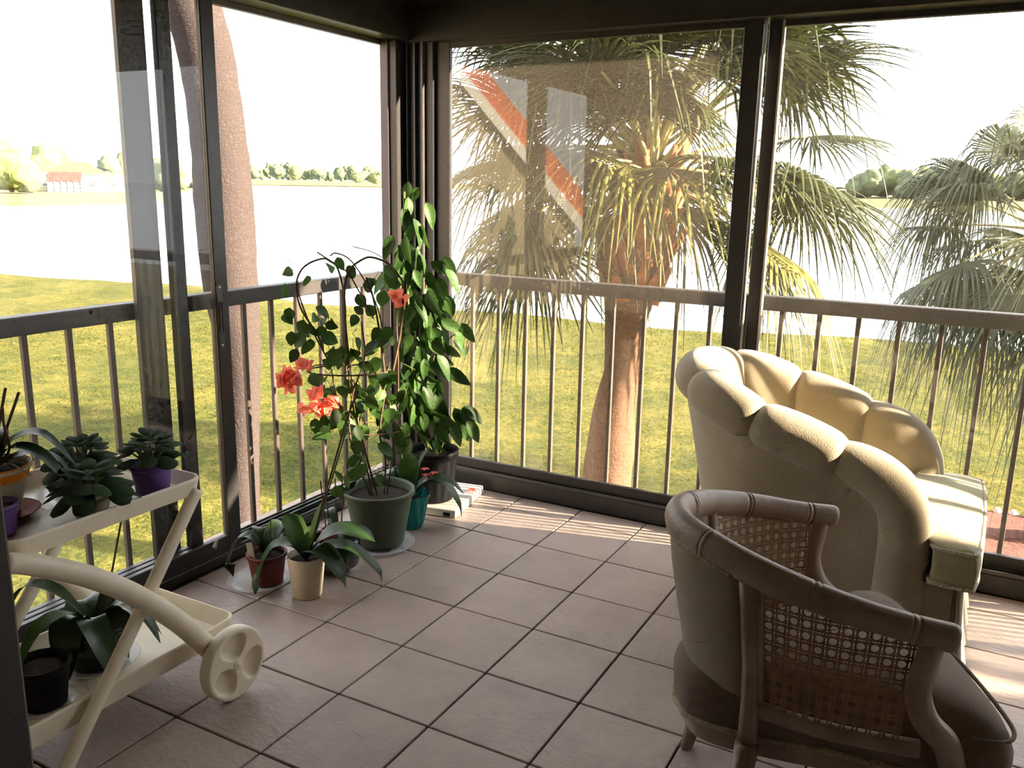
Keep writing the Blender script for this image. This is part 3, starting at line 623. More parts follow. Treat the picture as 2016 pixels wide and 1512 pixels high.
# ------------------------------------------------------------------ armchair (channel back, facing +x)
M_velvet = mat('cream_velvet', '#a29680', .85, '#968a73', 7, .25, 260, sheen=.35, spec=.2)
M_cush = mat('pale_green_velvet', '#a59c78', .85, '#978d6a', 6, .25, 240, sheen=.35, spec=.2)
M_cord = mat('cord_trim', '#cfc6ae', .9, '#8f8670', 160, .4, 300)
def armchair():
    cy = 1.04; bx_ = 1.38; hw = .33; RO = .085
    t = empty('armchair', (1.5, cy, 0), 0, 'cream velvet armchair with channelled rolled back by the back window', 'armchair')
    O = Vector((1.5, 0, 0))
    def ztop(x): # roll top height as a function of x
        pts = [(.9, .955), (1.05, .95), (1.2, .905), (1.3, .87), (1.45, .83), (1.6, .78), (1.75, .738), (1.9, .70)]
        if x <= pts[0][0]: return pts[0][1]
        for (a, b), (c, d) in zip(pts, pts[1:]):
            if a <= x <= c: return lerp(b, d, (x-a)/(c-a))
        return pts[-1][1]
    # centre line of the roll: up the near front, along the arm, round the back, mirrored
    half = [(1.815, hw*1.02, .03), (1.815, hw*1.02, .2), (1.815, hw*1.02, .38), (1.812, hw*1.02, .50), (1.79, hw*1.015, .585), (1.735, hw*1.01, .645)]
    for x in (1.66, 1.56, 1.46, 1.38): half.append((x, hw, ztop(x)-RO))
    for a in (105, 120, 135, 150, 165):
        x = bx_+.36*cos(radians(a)); half.append((x, hw*sin(radians(a)), ztop(x)-RO))
    full = [(x, -y, z) for x, y, z in half] + [(bx_-.36, 0, .955-RO)] + [(x, y, z) for x, y, z in half[::-1]]
    C3 = spline(full, 8); n = len(C3)
    S = [0]
    for a, b in zip(C3, C3[1:]): S.append(S[-1]+(b-a).length)
    def s_at(pred):
        for i in range(n):
            if pred(C3[i]): return S[i]
    tot = S[-1]
    sCB = s_at(lambda p: p.z > .5 and p.x < 1.60); sBA = s_at(lambda p: p.x < 1.33); sAD = s_at(lambda p: p.x < 1.10)
    bounds = [0, sCB, sBA, sAD, tot-sAD, tot-sBA, tot-sCB, tot]
    def sample(s):
        for i in range(n-1):
            if S[i+1] >= s-1e-9:
                u = (s-S[i])/max(1e-9, S[i+1]-S[i]); p = C3[i].lerp(C3[i+1], u)
                a, b = C3[max(0, i-1)], C3[min(n-1, i+2)]; return p, (b-a).normalized()
        return C3[-1].copy(), (C3[-1]-C3[-2]).normalized()
    def outward(p):
        if p.x > bx_: return Vector((0, -1 if p.y < 0 else 1, 0))
        return Vector(((p.x-bx_)/.36**2, p.y/hw**2, 0)).normalized()
    def inner_low(p, z):  # inner wall point below p at height z: the back leans
        k = max(0, min(1, (p.z-z)/.5)); o = outward(p)
        q = p - o*(RO*.92) ; shift = .13*k*max(0, -o.x)**.8
        return Vector((q.x+shift, q.y*(1-.02*k), z))
    for c in range(7):
        a, b = bounds[c], bounds[c+1]; N = 20 if c in (0, 6) else 14; rows = []
        for i in range(N+1):
            q = i/N; s = lerp(a, b, q); p, tg = sample(s); e = abs(2*q-1)
            puff = (1-e**3.2)**.5 if e < 1 else 0
            if c == 0 and q < .5: puff = max(puff, .92)
            if c == 6 and q > .5: puff = max(puff, .92)
            r = RO*(.80+.25*puff); o = outward(p)
            up = tg.cross(o);
            if up.z < 0 and abs(up.z) > abs(up.x) or (abs(up.z) <= abs(up.x) and up.x < 0): up = -up
            row = []
            down = p.z < ztop(p.x)-RO-.1 and p.x > 1.7
            # outer lip to inner side
            for ph in (205, 180, 160, 138, 115, 92, 70, 48, 26, 4, -18, -40, -62, -82):
                f = radians(ph); rr_ = r*(.72 if ph == 205 else 1)
                row.append(p + up*cos(f)*rr_ + o*sin(f)*rr_*(1.0 if ph > 0 else .95))
            last = row[-1]
            if p.z > .52:
                for k in range(1, 7):
                    u = k/6; z = lerp(last.z, .40, u); w = inner_low(p, z); w0 = last.lerp(w, min(1, u*3))
                    w0.z = z; row.append(w0 + (-o)*(.030*puff*sin(pi*min(1, u*.9+.1)))*1.0)
            else:
                for k in range(1, 7): row.append(last - o*.0 + up*(-.02*k))
            rows.append(row)
        MB().grid([[v-O for v in r_] for r_ in rows]).build('back_channel' if 0 < c < 6 else 'arm_channel', M_velvet, t, smooth=True, sub=1)
    # outer shell
    rows = []
    M_ = 60
    for i in range(M_+1):
        s = lerp(s_at(lambda p: p.z > .55), tot-s_at(lambda p: p.z > .55), i/M_); p, tg = sample(s); o = outward(p); col = []
        for k in range(9):
            u = k/8; z = lerp(p.z+.01, .015, u); lean = max(0, -o.x)**.9*(.0 + .14*min(1, u*1.35)**.9)
            w = p + o*(RO*.62 - .012*u); col.append(Vector((w.x+lean, w.y*(1-.015*u), z)))
        rows.append(col)
    MB().grid([[v-O for v in r_] for r_ in rows]).build('outer_shell', M_velvet, t, smooth=True, solid=.012)
    # base under the seat
    MB().box((1.22-O.x, -.372, .02), (1.996-O.x, .372, .365), .02).build('seat_base', M_velvet, t)
    sk = [[(2.0-O.x+.012*sin(k*1.3)+dx, lerp(-.40, .40, k/24), z) for k in range(25)] for z, dx in ((.36, -.01), (.2, 0.0), (.10, .012), (.015, .03))]
    MB().grid(sk).build('skirt', M_velvet, t, smooth=True, solid=.008)
    # T-shaped seat cushion with cord
    out = [(1.26, -.22), (1.40, -.255), (1.60, -.262), (1.86, -.262), (1.905, -.275), (1.905, -.40), (1.93, -.425), (2.01, -.425), (2.035, -.40), (2.045, -.2), (2.048, 0)]
    out = out + [(x, -y) for x, y in out[-2::-1]]
    ol = spline([(x, y, 0) for x, y in out]+[(1.26, .22, 0), (1.22, 0, 0), (1.26, -.22, 0)][1:], 4)[:-1]
    cx0 = Vector((1.66, 0, 0)); rows = []
    for sc_, z in ((.55, .352), (.95, .355), (.992, .37), (1.005, .40), (1.01, .43), (1.0, .462), (.985, .482), (.955, .492), (.85, .502), (.65, .515), (.4, .522), (.15, .525), (.01, .525)):
        rows.append([cx0+(p-cx0)*sc_+Vector((0, 0, z+.006*noise.noise((p.x*6*sc_, p.y*6*sc_, 2)))) for p in ol])
    cu = MB().grid([[v-Vector((1.5, 0, 0)) for v in r_] for r_ in rows], cv=True).build('seat_cushion', M_cush, t, smooth=True)
    ring = rows[6]; lo = rows[2]; sel = [i for i, p in enumerate(ol) if p.x > 1.87]
    for rg_, nm in ((ring, 'cord'), (lo, 'cord')):
        path = [rg_[i]-Vector((1.5, 0, 0)) for i in sel]
        m = MB().tube(path, [.007*(1+.18*sin(i*2.2)) for i in range(len(path))], 8); m.build(nm, M_cord, cu, smooth=True)
    return t
armchair()

# ------------------------------------------------------------------ cane barrel chair
M_wood = mat('pickled_wood', '#9c8675', .45, '#8a7362', 12, .15, 120, stretch=(1, 1, 1))
M_fab = mat('taupe_upholstery', '#94846f', .95, '#8b7b67', 200, .35, 420, sheen=.25, spec=.15)
M_seatf = mat('brown_seat_fabric', '#796759', .95, '#6f5d50', 200, .35, 420, sheen=.2, spec=.15)
M_cane = mat('cane', '#8a6a50', .55, '#9a7858', 40, .1, 300)
M_braid = mat('braid', '#b3a48c', .95, '#8f8068', 120, .5, 400)
def cane_chair():
    O = Vector((1.68, -.108, 0)); rz = radians(29)
    t = empty('barrel_chair', O, rz, 'wooden barrel chair with woven cane sides and taupe upholstery in the foreground', 'chair')
    def zrail(x): return .655 + .115*max(0, min(1, (.15-x)/.5))**1.15
    pl = [(.158, -.343), (.06, -.325), (-.06, -.297), (-.17, -.25), (-.265, -.18), (-.335, -.09), (-.358, 0)]
    plan = pl + [(x, -y) for x, y in pl[-2::-1]]
    P = spline([(x, y, zrail(x)) for x, y in plan], 10); n = len(P)
    # horseshoe top rail with paired notches
    S = [0]
    for a, b in zip(P, P[1:]): S.append(S[-1]+(b-a).length)
    tot = S[-1]
    PP, RR = [], []
    m = 150; notch = []
    for k in (.065, .215, .40, .60, .785, .935): notch += [k*tot-.007, k*tot+.007]
    def at_s(s):
        for i in range(n-1):
            if S[i+1] >= s: return P[i].lerp(P[i+1], (s-S[i])/(S[i+1]-S[i]))
        return P[-1].copy()
    PPx = lambda s: at_s(max(0, min(tot, s))).x
    ss = sorted(set([tot*k/m for k in range(m+1)]+[q+d for q in notch for d in (-.0025, 0, .0025)]))
    for s in ss:
        r = .026+.006*max(0, min(1, -PPx(s)/.3))
        if any(abs(s-q) < .0012 for q in notch): r -= .003
        if s < .004 or s > tot-.004: r = .024
        PP.append(at_s(max(0, min(tot, s)))); RR.append(r)
    MB().tube(PP, RR, 16, flat=1.22, up=(0, 0, 1)).build('top_rail', M_wood, t, smooth=True)
    def plan_at(u, z, off=0.0): # u 0..1 along the U, plan narrows towards the seat
        p = at_s(u*tot); a, b = at_s(max(0, u*tot-.01)), at_s(min(tot, u*tot+.01)); tg = (b-a); tg.z = 0; tg.normalize(); o = Vector((tg.y, -tg.x, 0))
        k = max(0, min(1, (p.z-z)/.30)); c = Vector((0.02, 0, 0)); q = p + (c-p)*(.15*k)*(.3+.7*max(0, min(1, (.12-p.x)/.3))**1.0)
        return Vector((q.x, q.y, z)) + o*off
    UR, UF = .322, .035      # rear / front uprights along the rail
    ZS = .435               # lower rail of the back
    for sgn in (0, 1):
        f = (lambda u: 1-u) if sgn else (lambda u: u)
        # rear upright runs to the floor as leg
        col = [plan_at(f(UR), z) for z in (.73, .62, .5, .4, .27)]
        MB().tube(col, [.023, .022, .022, .022, .024], 8, up=(1, 0, 0)).build('rear_upright', M_wood, t, smooth=True)
        # S-shaped front upright
        y = -.335 if not sgn else .335
        fp = spline([(.115, y, .645), (.105, y, .58), (.10, y*.995, .52), (.125, y*.99, .455), (.175, y*.985, .40), (.20, y*.98, .33), (.20, y*.98, .26)], 5)
        MB().tube(fp, [lerp(.027, .031, k/(len(fp)-1)) for k in range(len(fp))], 8, flat=.8, up=(0, 1, 0)).build('front_upright', M_wood, t, smooth=True)
        # lower curved rail under the cane
        lw = [plan_at(f(lerp(UR, .02, k/16)), .375, .012) for k in range(17)]
        MB().tube(lw, .017, 8, flat=1.35, up=(0, 0, 1)).build('lower_rail', M_wood, t, smooth=True)
        # frame inside the cane opening
        for zz in (0,):
            fr_ = [plan_at(f(UR-.018), z, .0) for z in (.71, .6, .5, .40)]
            MB().tube(fr_, .010, 6).build('cane_bead', M_wood, t, smooth=True)
        # woven cane: strands in a 6-way octagon weave
        u0, u1 = UR-.024, .05; Lp = (u0-u1)*tot; p_ = .0295; nc = int(Lp/p_); mb = MB()
        def sp(a, z, off=0): return plan_at(f(lerp(u0, u1, max(0, min(1, a/Lp)))), z, off)
        def ztop_(a):
            u = f(lerp(u0, u1, max(0, min(1, a/Lp)))); return at_s(u*tot).z-.022
        def zlow(a): return .388
        def strip(a0, z0, a1, z1, w, off, nn=1):
            d = Vector((a1-a0, z1-z0)); d.normalize(); px_, pz_ = -d.y*w/2, d.x*w/2; rows = []
            for k in range(nn+1):
                a = lerp(a0, a1, k/nn); z = lerp(z0, z1, k/nn); rows.append([sp(a+px_, z+pz_, off), sp(a-px_, z-pz_, off)])
            mb.grid(rows)
        off0 = .002
        for i in range(nc+2):
            for dq in (-.14, .14):
                a = (i+dq)*p_
                if 0 < a < Lp: strip(a, zlow(a), a, ztop_(a), p_*.17, off0)
        nz = int(.36/p_)+1
        for j in range(nz+1):
            for dq in (-.14, .14):
                z = .388+(j+dq)*p_
                run = [a for a in [Lp*k/40 for k in range(41)] if zlow(a) < z < ztop_(a)]
                if len(run) > 1: strip(run[0], z, run[-1], z, p_*.17, off0+.0008, len(run)-1)
        for i in range(nc+1):
            for j in range(nz):
                a = (i+.5)*p_; z = .388+(j+.5)*p_
                if not (z < ztop_(a)+p_*.3 and a < Lp): continue
                for sx in (-1, 1):
                    for sz in (-1, 1):
                        ca, cz = a+sx*.268*p_, z+sz*.268*p_; h = .175*p_
                        if cz+h > ztop_(ca): continue
                        strip(ca-h, cz+sx*sz*h, ca+h, cz-sx*sz*h, p_*.2, off0+.0016)
        mb.build('cane_panel', M_cane, t)
    # upholstered back between the rear uprights
    def back_surface(off, bul, z0=.40):
        rows = []
        for i in range(25):
            u = lerp(UR+.012, 1-UR-.012, i/24); e = 1-abs(2*i/24-1)**4; col = []
            for k in range(9):
                w = k/8; top = at_s(u*tot).z-.02; z = lerp(z0, top, w); g = 1-abs(2*w-1)**4
                col.append(plan_at(u, z, off+bul*(e*g)**.5))
            rows.append(col)
        return rows
    MB().grid(back_surface(.010, .014)).build('back_upholstery', M_fab, t, smooth=True)
    MB().grid(back_surface(-.008, -.022)).build('inner_upholstery', M_fab, t, smooth=True)
    gp = [plan_at(lerp(UR+.02, 1-UR-.02, k/40), at_s(lerp(UR+.02, 1-UR-.02, k/40)*tot).z-.026, -.026) for k in range(41)]
    MB().tube(gp, [.006*(1+.3*sin(k*2.4)) for k in range(41)], 6).build('braid_trim', M_braid, t, smooth=True)
    lr = [plan_at(lerp(UR, 1-UR, k/20), .415, .014) for k in range(21)]
    MB().tube(lr, .015, 8, flat=1.5, up=(0, 0, 1)).build('lower_rail', M_wood, t, smooth=True)
    # seat
    so = [(-.34, 0), (-.322, -.08), (-.245, -.135), (-.13, -.178), (0, -.222), (.14, -.285), (.25, -.345), (.315, -.335), (.345, -.25), (.36, 0)]
    so = so + [(x, -y) for x, y in so[-2:0:-1]]
    ol = spline([(x, y, 0) for x, y in so]+[(so[0][0], so[0][1], 0)], 4)[:-1]; rows = []
    for sc_, z in ((.9, .285), (.985, .29), (1.0, .31), (1.012, .345), (1.01, .375), (.985, .405)):
        rows.append([Vector((p.x*sc_, p.y*sc_, z)) for p in ol])
    for sc_, z in ((.955, .425), (.90, .445), (.8, .462), (.6, .478), (.35, .485), (.12, .487), (.01, .487)):
        rows.append([Vector((.05+(p.x-.05)*sc_ if p.x > 0 else p.x*sc_*(.93 if sc_ < .96 else 1), p.y*sc_*.98, z)) for p in ol])
    se = MB().grid(rows, cv=True).build('seat', M_seatf, t, smooth=True)
    rg_ = [p*.995+Vector((0, 0, .292)) for p in ol]+[ol[0]*.995+Vector((0, 0, .292))]
    MB().tube(rg_, [.008*(1+.25*sin(k*2.6)) for k in range(len(rg_))], 6).build('braid_trim', M_braid, se, smooth=True)
    wp = [Vector((p.x*1.0, p.y*1.0, .418)) for p in ol if p.x > .2]
    MB().tube(wp, .005, 6).build('welt', M_seatf, se, smooth=True)
    rows = [[Vector((p.x*.93, p.y*.93, z)) for p in ol] for z in (.235, .292)]
    MB().grid(rows, cv=True).build('seat_rail', M_wood, t, smooth=True)
    for (x0, y0, x1, y1) in ((-.205, -.185, -.25, -.21), (-.205, .185, -.25, .21), (.22, -.29, .235, -.305), (.22, .29, .235, .305)):
        MB().tube([(x0, y0, .29), (lerp(x0, x1, .4), lerp(y0, y1, .4), .15), (x1, y1, 0.0)], [.030, .026, .018], 8).build('leg', M_wood, t, smooth=True)
    return t
cane_chair()
# ------------------------------------------------------------------ serving cart
M_plast = mat('cream_resin', '#ece0ca', .45, '#e5d8c0', 20, .12, 700, spec=.5)
def rrect(x0, x1, y0, y1, r, z, n=6):
    out = []
    for cx, cy, a0 in ((x1-r, y1-r, 0), (x0+r, y1-r, 90), (x0+r, y0+r, 180), (x1-r, y0+r, 270)):
        for k in range(n+1):
            a = radians(a0+90*k/n); out.append((cx+r*cos(a), cy+r*sin(a), z))
    return out
def tray(name, parent, x0, x1, y0, y1, z0, z1, r=.04, th=.006):
    """moulded tray: outer wall, rolled rim, inner wall, floor"""
    rows = [rrect(x0+.02, x1-.02, y0+.02, y1-.02, r, z0), rrect(x0+.008, x1-.008, y0+.008, y1-.008, r, z0+.004), rrect(x0, x1, y0, y1, r, z1-.006), rrect(x0+.002, x1-.002, y0+.002, y1-.002, r, z1), rrect(x0+th, x1-th, y0+th, y1-th, r-.002, z1),
            rrect(x0+th+.003, x1-th-.003, y0+th+.003, y1-th-.003, r-.004, z1-.01), rrect(x0+.018, x1-.018, y0+.018, y1-.018, r-.008, z0+.012), rrect(x0+.03, x1-.03, y0+.03, y1-.03, r-.012, z0+.008)]
    mb = MB().grid(rows, cv=True); n = len(rows[0]); k = len(mb.v)-n
    mb.f.append(tuple(range(k, k+n))[::-1]); mb.f.append(tuple(range(n)))
    return mb.build(name, M_plast, parent)
def wheel_mesh(R=.115, w=.042):
    mb = MB(); NT, NR = 96, 26; face = []
    def depth(r, a):
        d = 0
        for k in range(3):
            c = radians(90+120*k+10); u = r*cos(a)-.060*cos(c); v = r*sin(a)-.060*sin(c)
            rad = u*cos(c)+v*sin(c); tan = -u*sin(c)+v*cos(c); q = (rad/.039)**2+(tan/(.047+.25*rad))**2
            if q < 1: d = max(d, .024*(1-q**2.2)**.5)
        return d
    for i in range(NR+1):
        r = R*.93*i/NR; face.append([(w-depth(r, 2*pi*k/NT)+(.004 if r < .014 else 0), r*cos(2*pi*k/NT), r*sin(2*pi*k/NT)) for k in range(NT)])
    for x, r in ((w-.001, R*.965), (w-.006, R*.99), (w-.012, R), (.01, R), (.004, R*.985), (0, R*.95), (0, .03)):
        face.append([(x, r*cos(2*pi*k/NT), r*sin(2*pi*k/NT)) for k in range(NT)])
    mb.grid(face, cv=True); return mb
def cart():
    t = empty('serving_cart', (-.23, -.78, 0), 0, 'cream plastic serving cart with crossed legs and dished wheel at the left', 'serving cart')
    O = Vector((-.23, -.78, 0))
    def L(p): return Vector(p)-O
    def TR(name, *a): 
        x0, x1, y0, y1, z0, z1 = a; return tray(name, t, x0-O.x, x1-O.x, y0-O.y, y1-O.y, z0, z1)
    TR('top_tray', -.47, -.005, -1.10, -.505, .648, .703)
    TR('lower_tray', -.45, -.03, -1.22, -.385, .125, .195)
    for x, s in ((.0, 1), (-.475, -1)):
        # rolled leg from the handle end down to the wheel
        P = spline([L((x, -1.115, .662)), L((x+.004*s, -1.06, .640)), L((x+.012*s, -.93, .562)), L((x+.016*s, -.79, .448)), L((x+.016*s, -.66, .312)), L((x+.014*s, -.545, .165))], 5)
        MB().tube(P, [lerp(.026, .032, k/(len(P)-1)) for k in range(len(P))], 12).build('rolled_leg', M_plast, t, smooth=True)
        Q = spline([L((x-.014*s, -.53, .665)), L((x-.014*s, -.58, .60)), L((x-.012*s, -.78, .34)), L((x-.008*s, -.98, .09)), L((x-.006*s, -1.045, .0))], 5)
        MB().tube(Q, [.0225]*len(Q), 10, flat=.75, up=(1, 0, 0)).build('straight_leg', M_plast, t, smooth=True)
        w = wheel_mesh().build('wheel', M_plast, t, smooth=True); w.location = L((x+.048*s, -.508, .115)); w.rotation_euler = (0 if s > 0 else 0, 0, 0 if s > 0 else pi)
        hb = MB().lathe([(0, .006), (.007, .005), (.009, 0)], n=14).build('hub_cap', M_plast, w, smooth=True, loc=(.042, 0, 0), rot=(0, pi/2, 0))
    MB().tube([L((.045, -.508, .115)), L((-.52, -.508, .115))], .010, 8).build('axle', M_plast, t, smooth=True)
    MB().tube(spline([L((0, -1.105, .655)), L((-.02, -1.17, .675)), L((-.12, -1.2, .69)), L((-.36, -1.2, .69)), L((-.455, -1.17, .675)), L((-.475, -1.105, .655))], 6), .016, 10).build('handle', M_plast, t, smooth=True)
    return t
cart()

# ------------------------------------------------------------------ pots and foliage
M_soil = mat('potting_soil', '#2b211a', 1, '#3d3026', 60, .8, 120)
M_bark = MATS['bark']
def pot(name, parent, c, r0, r1, h, m, rim=.008, rimh=.02, n=36, ribs=0, soil=.85, lip=True):
    """tapered pot with lip, wall thickness and soil"""
    wob = (lambda a, z: 1+(.012*(1 if sin(a*ribs) > 0 else -1) if 0.02 < z < h-rimh-.02 else 0)) if ribs else None
    pr = [(.001, .003), (r0*.9, .003), (r0, .0), (r0+.002, .006)]
    for k in range(1, 6): pr.append((lerp(r0, r1, k/6), h*k/6*.98))
    if lip: pr += [(lerp(r0, r1, 1-rimh/h), h-rimh), (r1+rim, h-rimh+.002), (r1+rim+.001, h-.003), (r1+rim-.002, h)]
    else: pr += [(r1, h-.003), (r1, h)]
    pr += [(r1-.004, h-.001), (r1-.006, h-.01), (lerp(r0, r1, soil)-.006, h*soil)]
    p = MB().lathe(pr, n=n if not ribs else ribs*8, wob=wob).build(name, m, parent, smooth=True, loc=c)
    rs = lerp(r0, r1, soil)-.004
    s = MB().lathe([(.001, h*soil+.008), (rs*.5, h*soil+.006), (rs*.9, h*soil), (rs, h*soil-.004)], n=24, wob=lambda a, z: 1).build('soil', M_soil, parent, smooth=True, loc=c)
    return p
def saucer(name, label, c, r, m, h=.014):
    o = MB().lathe([(.001, 0), (r*.72, 0), (r*.8, .002), (r, h), (r-.003, h+.001), (r*.78, .005), (.001, .004)], n=40).build(name, m, None, smooth=True, loc=c)
    return tag(o, label, 'saucer')
def leaf_mesh(name, m, w=.55, fold=.12, curl=.18, tip=1.0, nl=7, base=.0, cup=0.0, rnd=False):
    """ovate leaf along +Y, unit length, folded on the midrib, tip curling down"""
    rows = []
    for i in range(nl+1):
        t = i/nl; ww = w*.5*(sin(pi*min(1, t**.75*.98+.02))**.8)*(1-.25*t*(tip-1)); ww = w*.5*sqrt(max(0, 1-(2*t-1)**2))**.85 if rnd else ww; ww = max(ww, .004)
        z = -curl*t*t; row = []
        for u in (-1, -.5, 0, .5, 1): row.append((u*ww, t, z+fold*abs(u)*ww*1.3-cup*(u*ww)**2*2))
        rows.append(row)
    me = bpy.data.meshes.new(name); b = MB().grid(rows); me.from_pydata(b.v, [], b.f); me.materials.append(m)
    me.polygons.foreach_set('use_smooth', [True]*len(me.polygons)); me.update(); return me
def orient(p, d, nrm, s, roll=0.0):
    """matrix with local +Y along d, local +Z towards nrm, scale s"""
    y = Vector(d).normalized(); z = Vector(nrm) - y*Vector(nrm).dot(y)
    if z.length < 1e-4: z = Vector((1, 0, 0)) - y*y.x
    z.normalize(); x = y.cross(z)
    if roll: x, z = x*cos(roll)+z*sin(roll), z*cos(roll)-x*sin(roll)
    M = Matrix((x, y, z)).transposed().to_4x4(); M.translation = Vector(p)
    return M @ Matrix.Scale(s, 4)
M_leaf = mat('green_leaf', (.024, .060, .010), .5, (.05, .10, .018), 14, trans=.32, randv=.4, spec=.25)
M_vleaf = mat('vine_leaf', (.020, .055, .010), .5, (.045, .095, .02), 12, trans=.30, randv=.45, spec=.25)
M_dleaf = mat('dark_leaf', (.012, .030, .010), .35, (.022, .05, .014), 14, trans=.15, randv=.25, spec=.5)
M_oleaf = mat('orchid_leaf', (.014, .036, .009), .4, (.028, .06, .015), 10, trans=.16, randv=.25, spec=.35)
M_violet = mat('violet_leaf', (.012, .034, .010), .85, (.028, .064, .016), 9, .5, 60, randv=.25, sheen=.12, spec=.15)
M_stem = mat('woody_stem', '#4a3b2e', .9, '#5e4b3a', 30)
M_gstem = mat('green_stem', '#4e5a2c', .7, '#65703a', 30)
M_petal = mat('coral_bract', (.92, .20, .14), .6, (.98, .34, .22), 10, trans=.5, randv=.12)
def strap(name, parent, pts, w, m, fold=.25, n=5, tipp=.5):
    """strap leaf: blade swept along a curved midrib"""
    P = spline(pts, n); k_ = len(P); rows = []
    for i, p in enumerate(P):
        t = i/(k_-1); tg = (P[min(i+1, k_-1)]-P[max(i-1, 0)]).normalized(); sd = tg.cross(Vector((0, 0, 1)))
        if sd.length < .1: sd = Vector((1, 0, 0))
        sd.normalize(); up = sd.cross(tg); ww = w*.66*min(1, .3+t*2.4)*(1-max(0, (t-tipp)/(1-tipp))**2.0*.96)
        rows.append([p+sd*u*ww+up*abs(u)*ww*fold for u in (-1, -.5, 0, .5, 1)])
    return MB().grid(rows).build(name, m, parent, smooth=True)
ME_violet = leaf_mesh('violet_leaf', M_violet, .86, .06, .42, cup=.5, rnd=True)
def violet(label, c, potm, r0, r1, h, R, n, sd, zoff=0.0, e0=-.25):
    t = empty('african_violet', c, 0, label, 'potted plant'); r = random.Random(sd)
    pot('pot', t, (0, 0, 0), r0, r1, h, potm, rim=.003, rimh=.016)
    for k in range(n):
        u = k/n; a = k*2.39996+r.uniform(-.25, .25); el = lerp(e0, .9, u**1.2); rad = lerp(R*.50, .010, u**1.0)
        p = Vector((rad*cos(a), rad*sin(a), h+.008+zoff+lerp(0.0, .05, u)+r.uniform(-.006, .008)))
        d = Vector((cos(a)*cos(el), sin(a)*cos(el), sin(el))); s = lerp(R*.58, R*.34, u)*r.uniform(.85, 1.15)
        o = link('leaf', ME_violet, t, orient(p, d, (0, 0, 1), s, r.uniform(-.3, .3)))
        if u < .8:
            MB().tube([(0, 0, h*.9), (p.x*.6, p.y*.6, h+.012), tuple(p+d*.01)], .0028, 5, cap=False).build('leaf_stalk', M_gstem, t)
    return t
M_purple = mat('purple_pot', '#6a4a8c', .5, '#5e417e', 10); M_whitep = mat('white_pot', '#cfc5b2', .6, '#c3b8a4', 10); M_orange = mat('orange_pot', '#f08a1a', .5, '#e07c12', 10)
M_creamp = mat('cream_ceramic', '#cbbfa6', .6, '#bfb297', 10, .15, 200); M_redp = mat('red_plastic_pot', '#6e2a22', .5, '#60231c', 10); M_olive = mat('olive_plastic_pot', '#4b5743', .55, '#434e3b', 6, .06, 90)
M_blackp = mat('black_nursery_pot', (.0035, .004, .005), .6, (.006, .0065, .007), 10, spec=.2); M_dkgreen = mat('dark_green_ceramic', (.012, .02, .014), .25, (.02, .028, .02), 8, coat=.4)
M_teal = mat('teal_foil', '#0f8f8b', .35, '#0b7a78', 12, .2, 60, metal=.2); M_terra = mat('terracotta', '#7c3526', .8, '#6c2c1f', 12)
def clear_plastic():
    m = bpy.data.materials.new('clear_plastic'); m.use_nodes = True; N = m.node_tree.nodes; L = m.node_tree.links; b = N['Principled BSDF']
    b.inputs['Base Color'].default_value = (.85, .87, .9, 1); b.inputs['Roughness'].default_value = .12
    t = N.new('ShaderNodeBsdfTransparent'); mx = N.new('ShaderNodeMixShader'); mx.inputs[0].default_value = .32
    L.new(t.outputs[0], mx.inputs[1]); L.new(b.outputs[0], mx.inputs[2]); L.new(mx.outputs[0], N['Material Output'].inputs['Surface']); return m
M_clear = clear_plastic()
ZT = .664
violet('african violet in a purple pot at the right end of the cart top', (-.11, -.605, ZT), M_purple, .045, .058, .09, .105, 32, 1, .015, .05)
violet('african violet in a white pot at the front edge of the cart', (-.095, -.815, ZT), M_whitep, .040, .055, .07, .128, 38, 2)
violet('african violet at the back of the cart behind the other violets', (-.335, -.665, ZT), M_whitep, .040, .055, .07, .118, 36, 3)
# orange banded pot with an orchid and crossed stakes
op = empty('potted_orchid', (-.305, -.948, ZT+.012), 0, 'orchid with dark strap leaves in an orange-rimmed pot with crossed stakes', 'potted plant')
pot('pot', op, (0, 0, 0), .058, .095, .13, M_creamp, rim=.002, rimh=.012)
MB().lathe([(.0745, .062), (.0975, .13), (.098, .133), (.094, .133)], n=36).build('orange_band', M_orange, op, smooth=True)
for pts in ([(0, 0, .12), (.03, .05, .19), (.08, .10, .20), (.14, .15, .11)], [(0, 0, .12), (.06, .02, .18), (.13, .06, .16), (.20, .10, .06)], [(0, 0, .12), (.02, -.05, .18), (.04, -.10, .18), (.05, -.15, .12)], [(0, 0, .12), (-.05, .05, .19), (-.12, .08, .18), (-.17, .10, .08)],
            [(0, 0, .12), (.05, .07, .15), (.09, .13, .12), (.12, .17, .02)], [(0, 0, .12), (-.06, -.03, .17), (-.12, -.06, .14), (-.17, -.08, .06)]):
    strap('leaf', op, pts, .05, M_dleaf, tipp=.45)
for a, b in (((.0, .0, .12), (.03, .045, .335)), ((.03, .04, .12), (-.05, -.05, .26)), ((-.02, .02, .12), (.045, .07, .32))): MB().tube([a, tuple(lerp(p, q, .5) for p, q in zip(a, b)), b], .0038, 6).build('stake', M_stem, op)
MB().tube(spline([(.01, .0, .12), (.04, .03, .17), (.02, .035, .24), (.024, .035, .28)], 5), .0035, 6).build('flower_spike', mat('red_brown_stem', '#6a3426', .7), op)
for q in range(5):
    a = q*1.3; MB().tube(spline([(.03*cos(a), .03*sin(a), .125), (.09*cos(a), .09*sin(a), .15), (.12*cos(a+.3), .12*sin(a+.3), .11)], 4), .0022, 5, cap=False).build('root', mat('pale_root', '#9a9a84', .8), op)
saucer('red_saucer', 'dark red saucer under the orange-rimmed pot', (-.300, -.942, ZT), .10, M_terra)
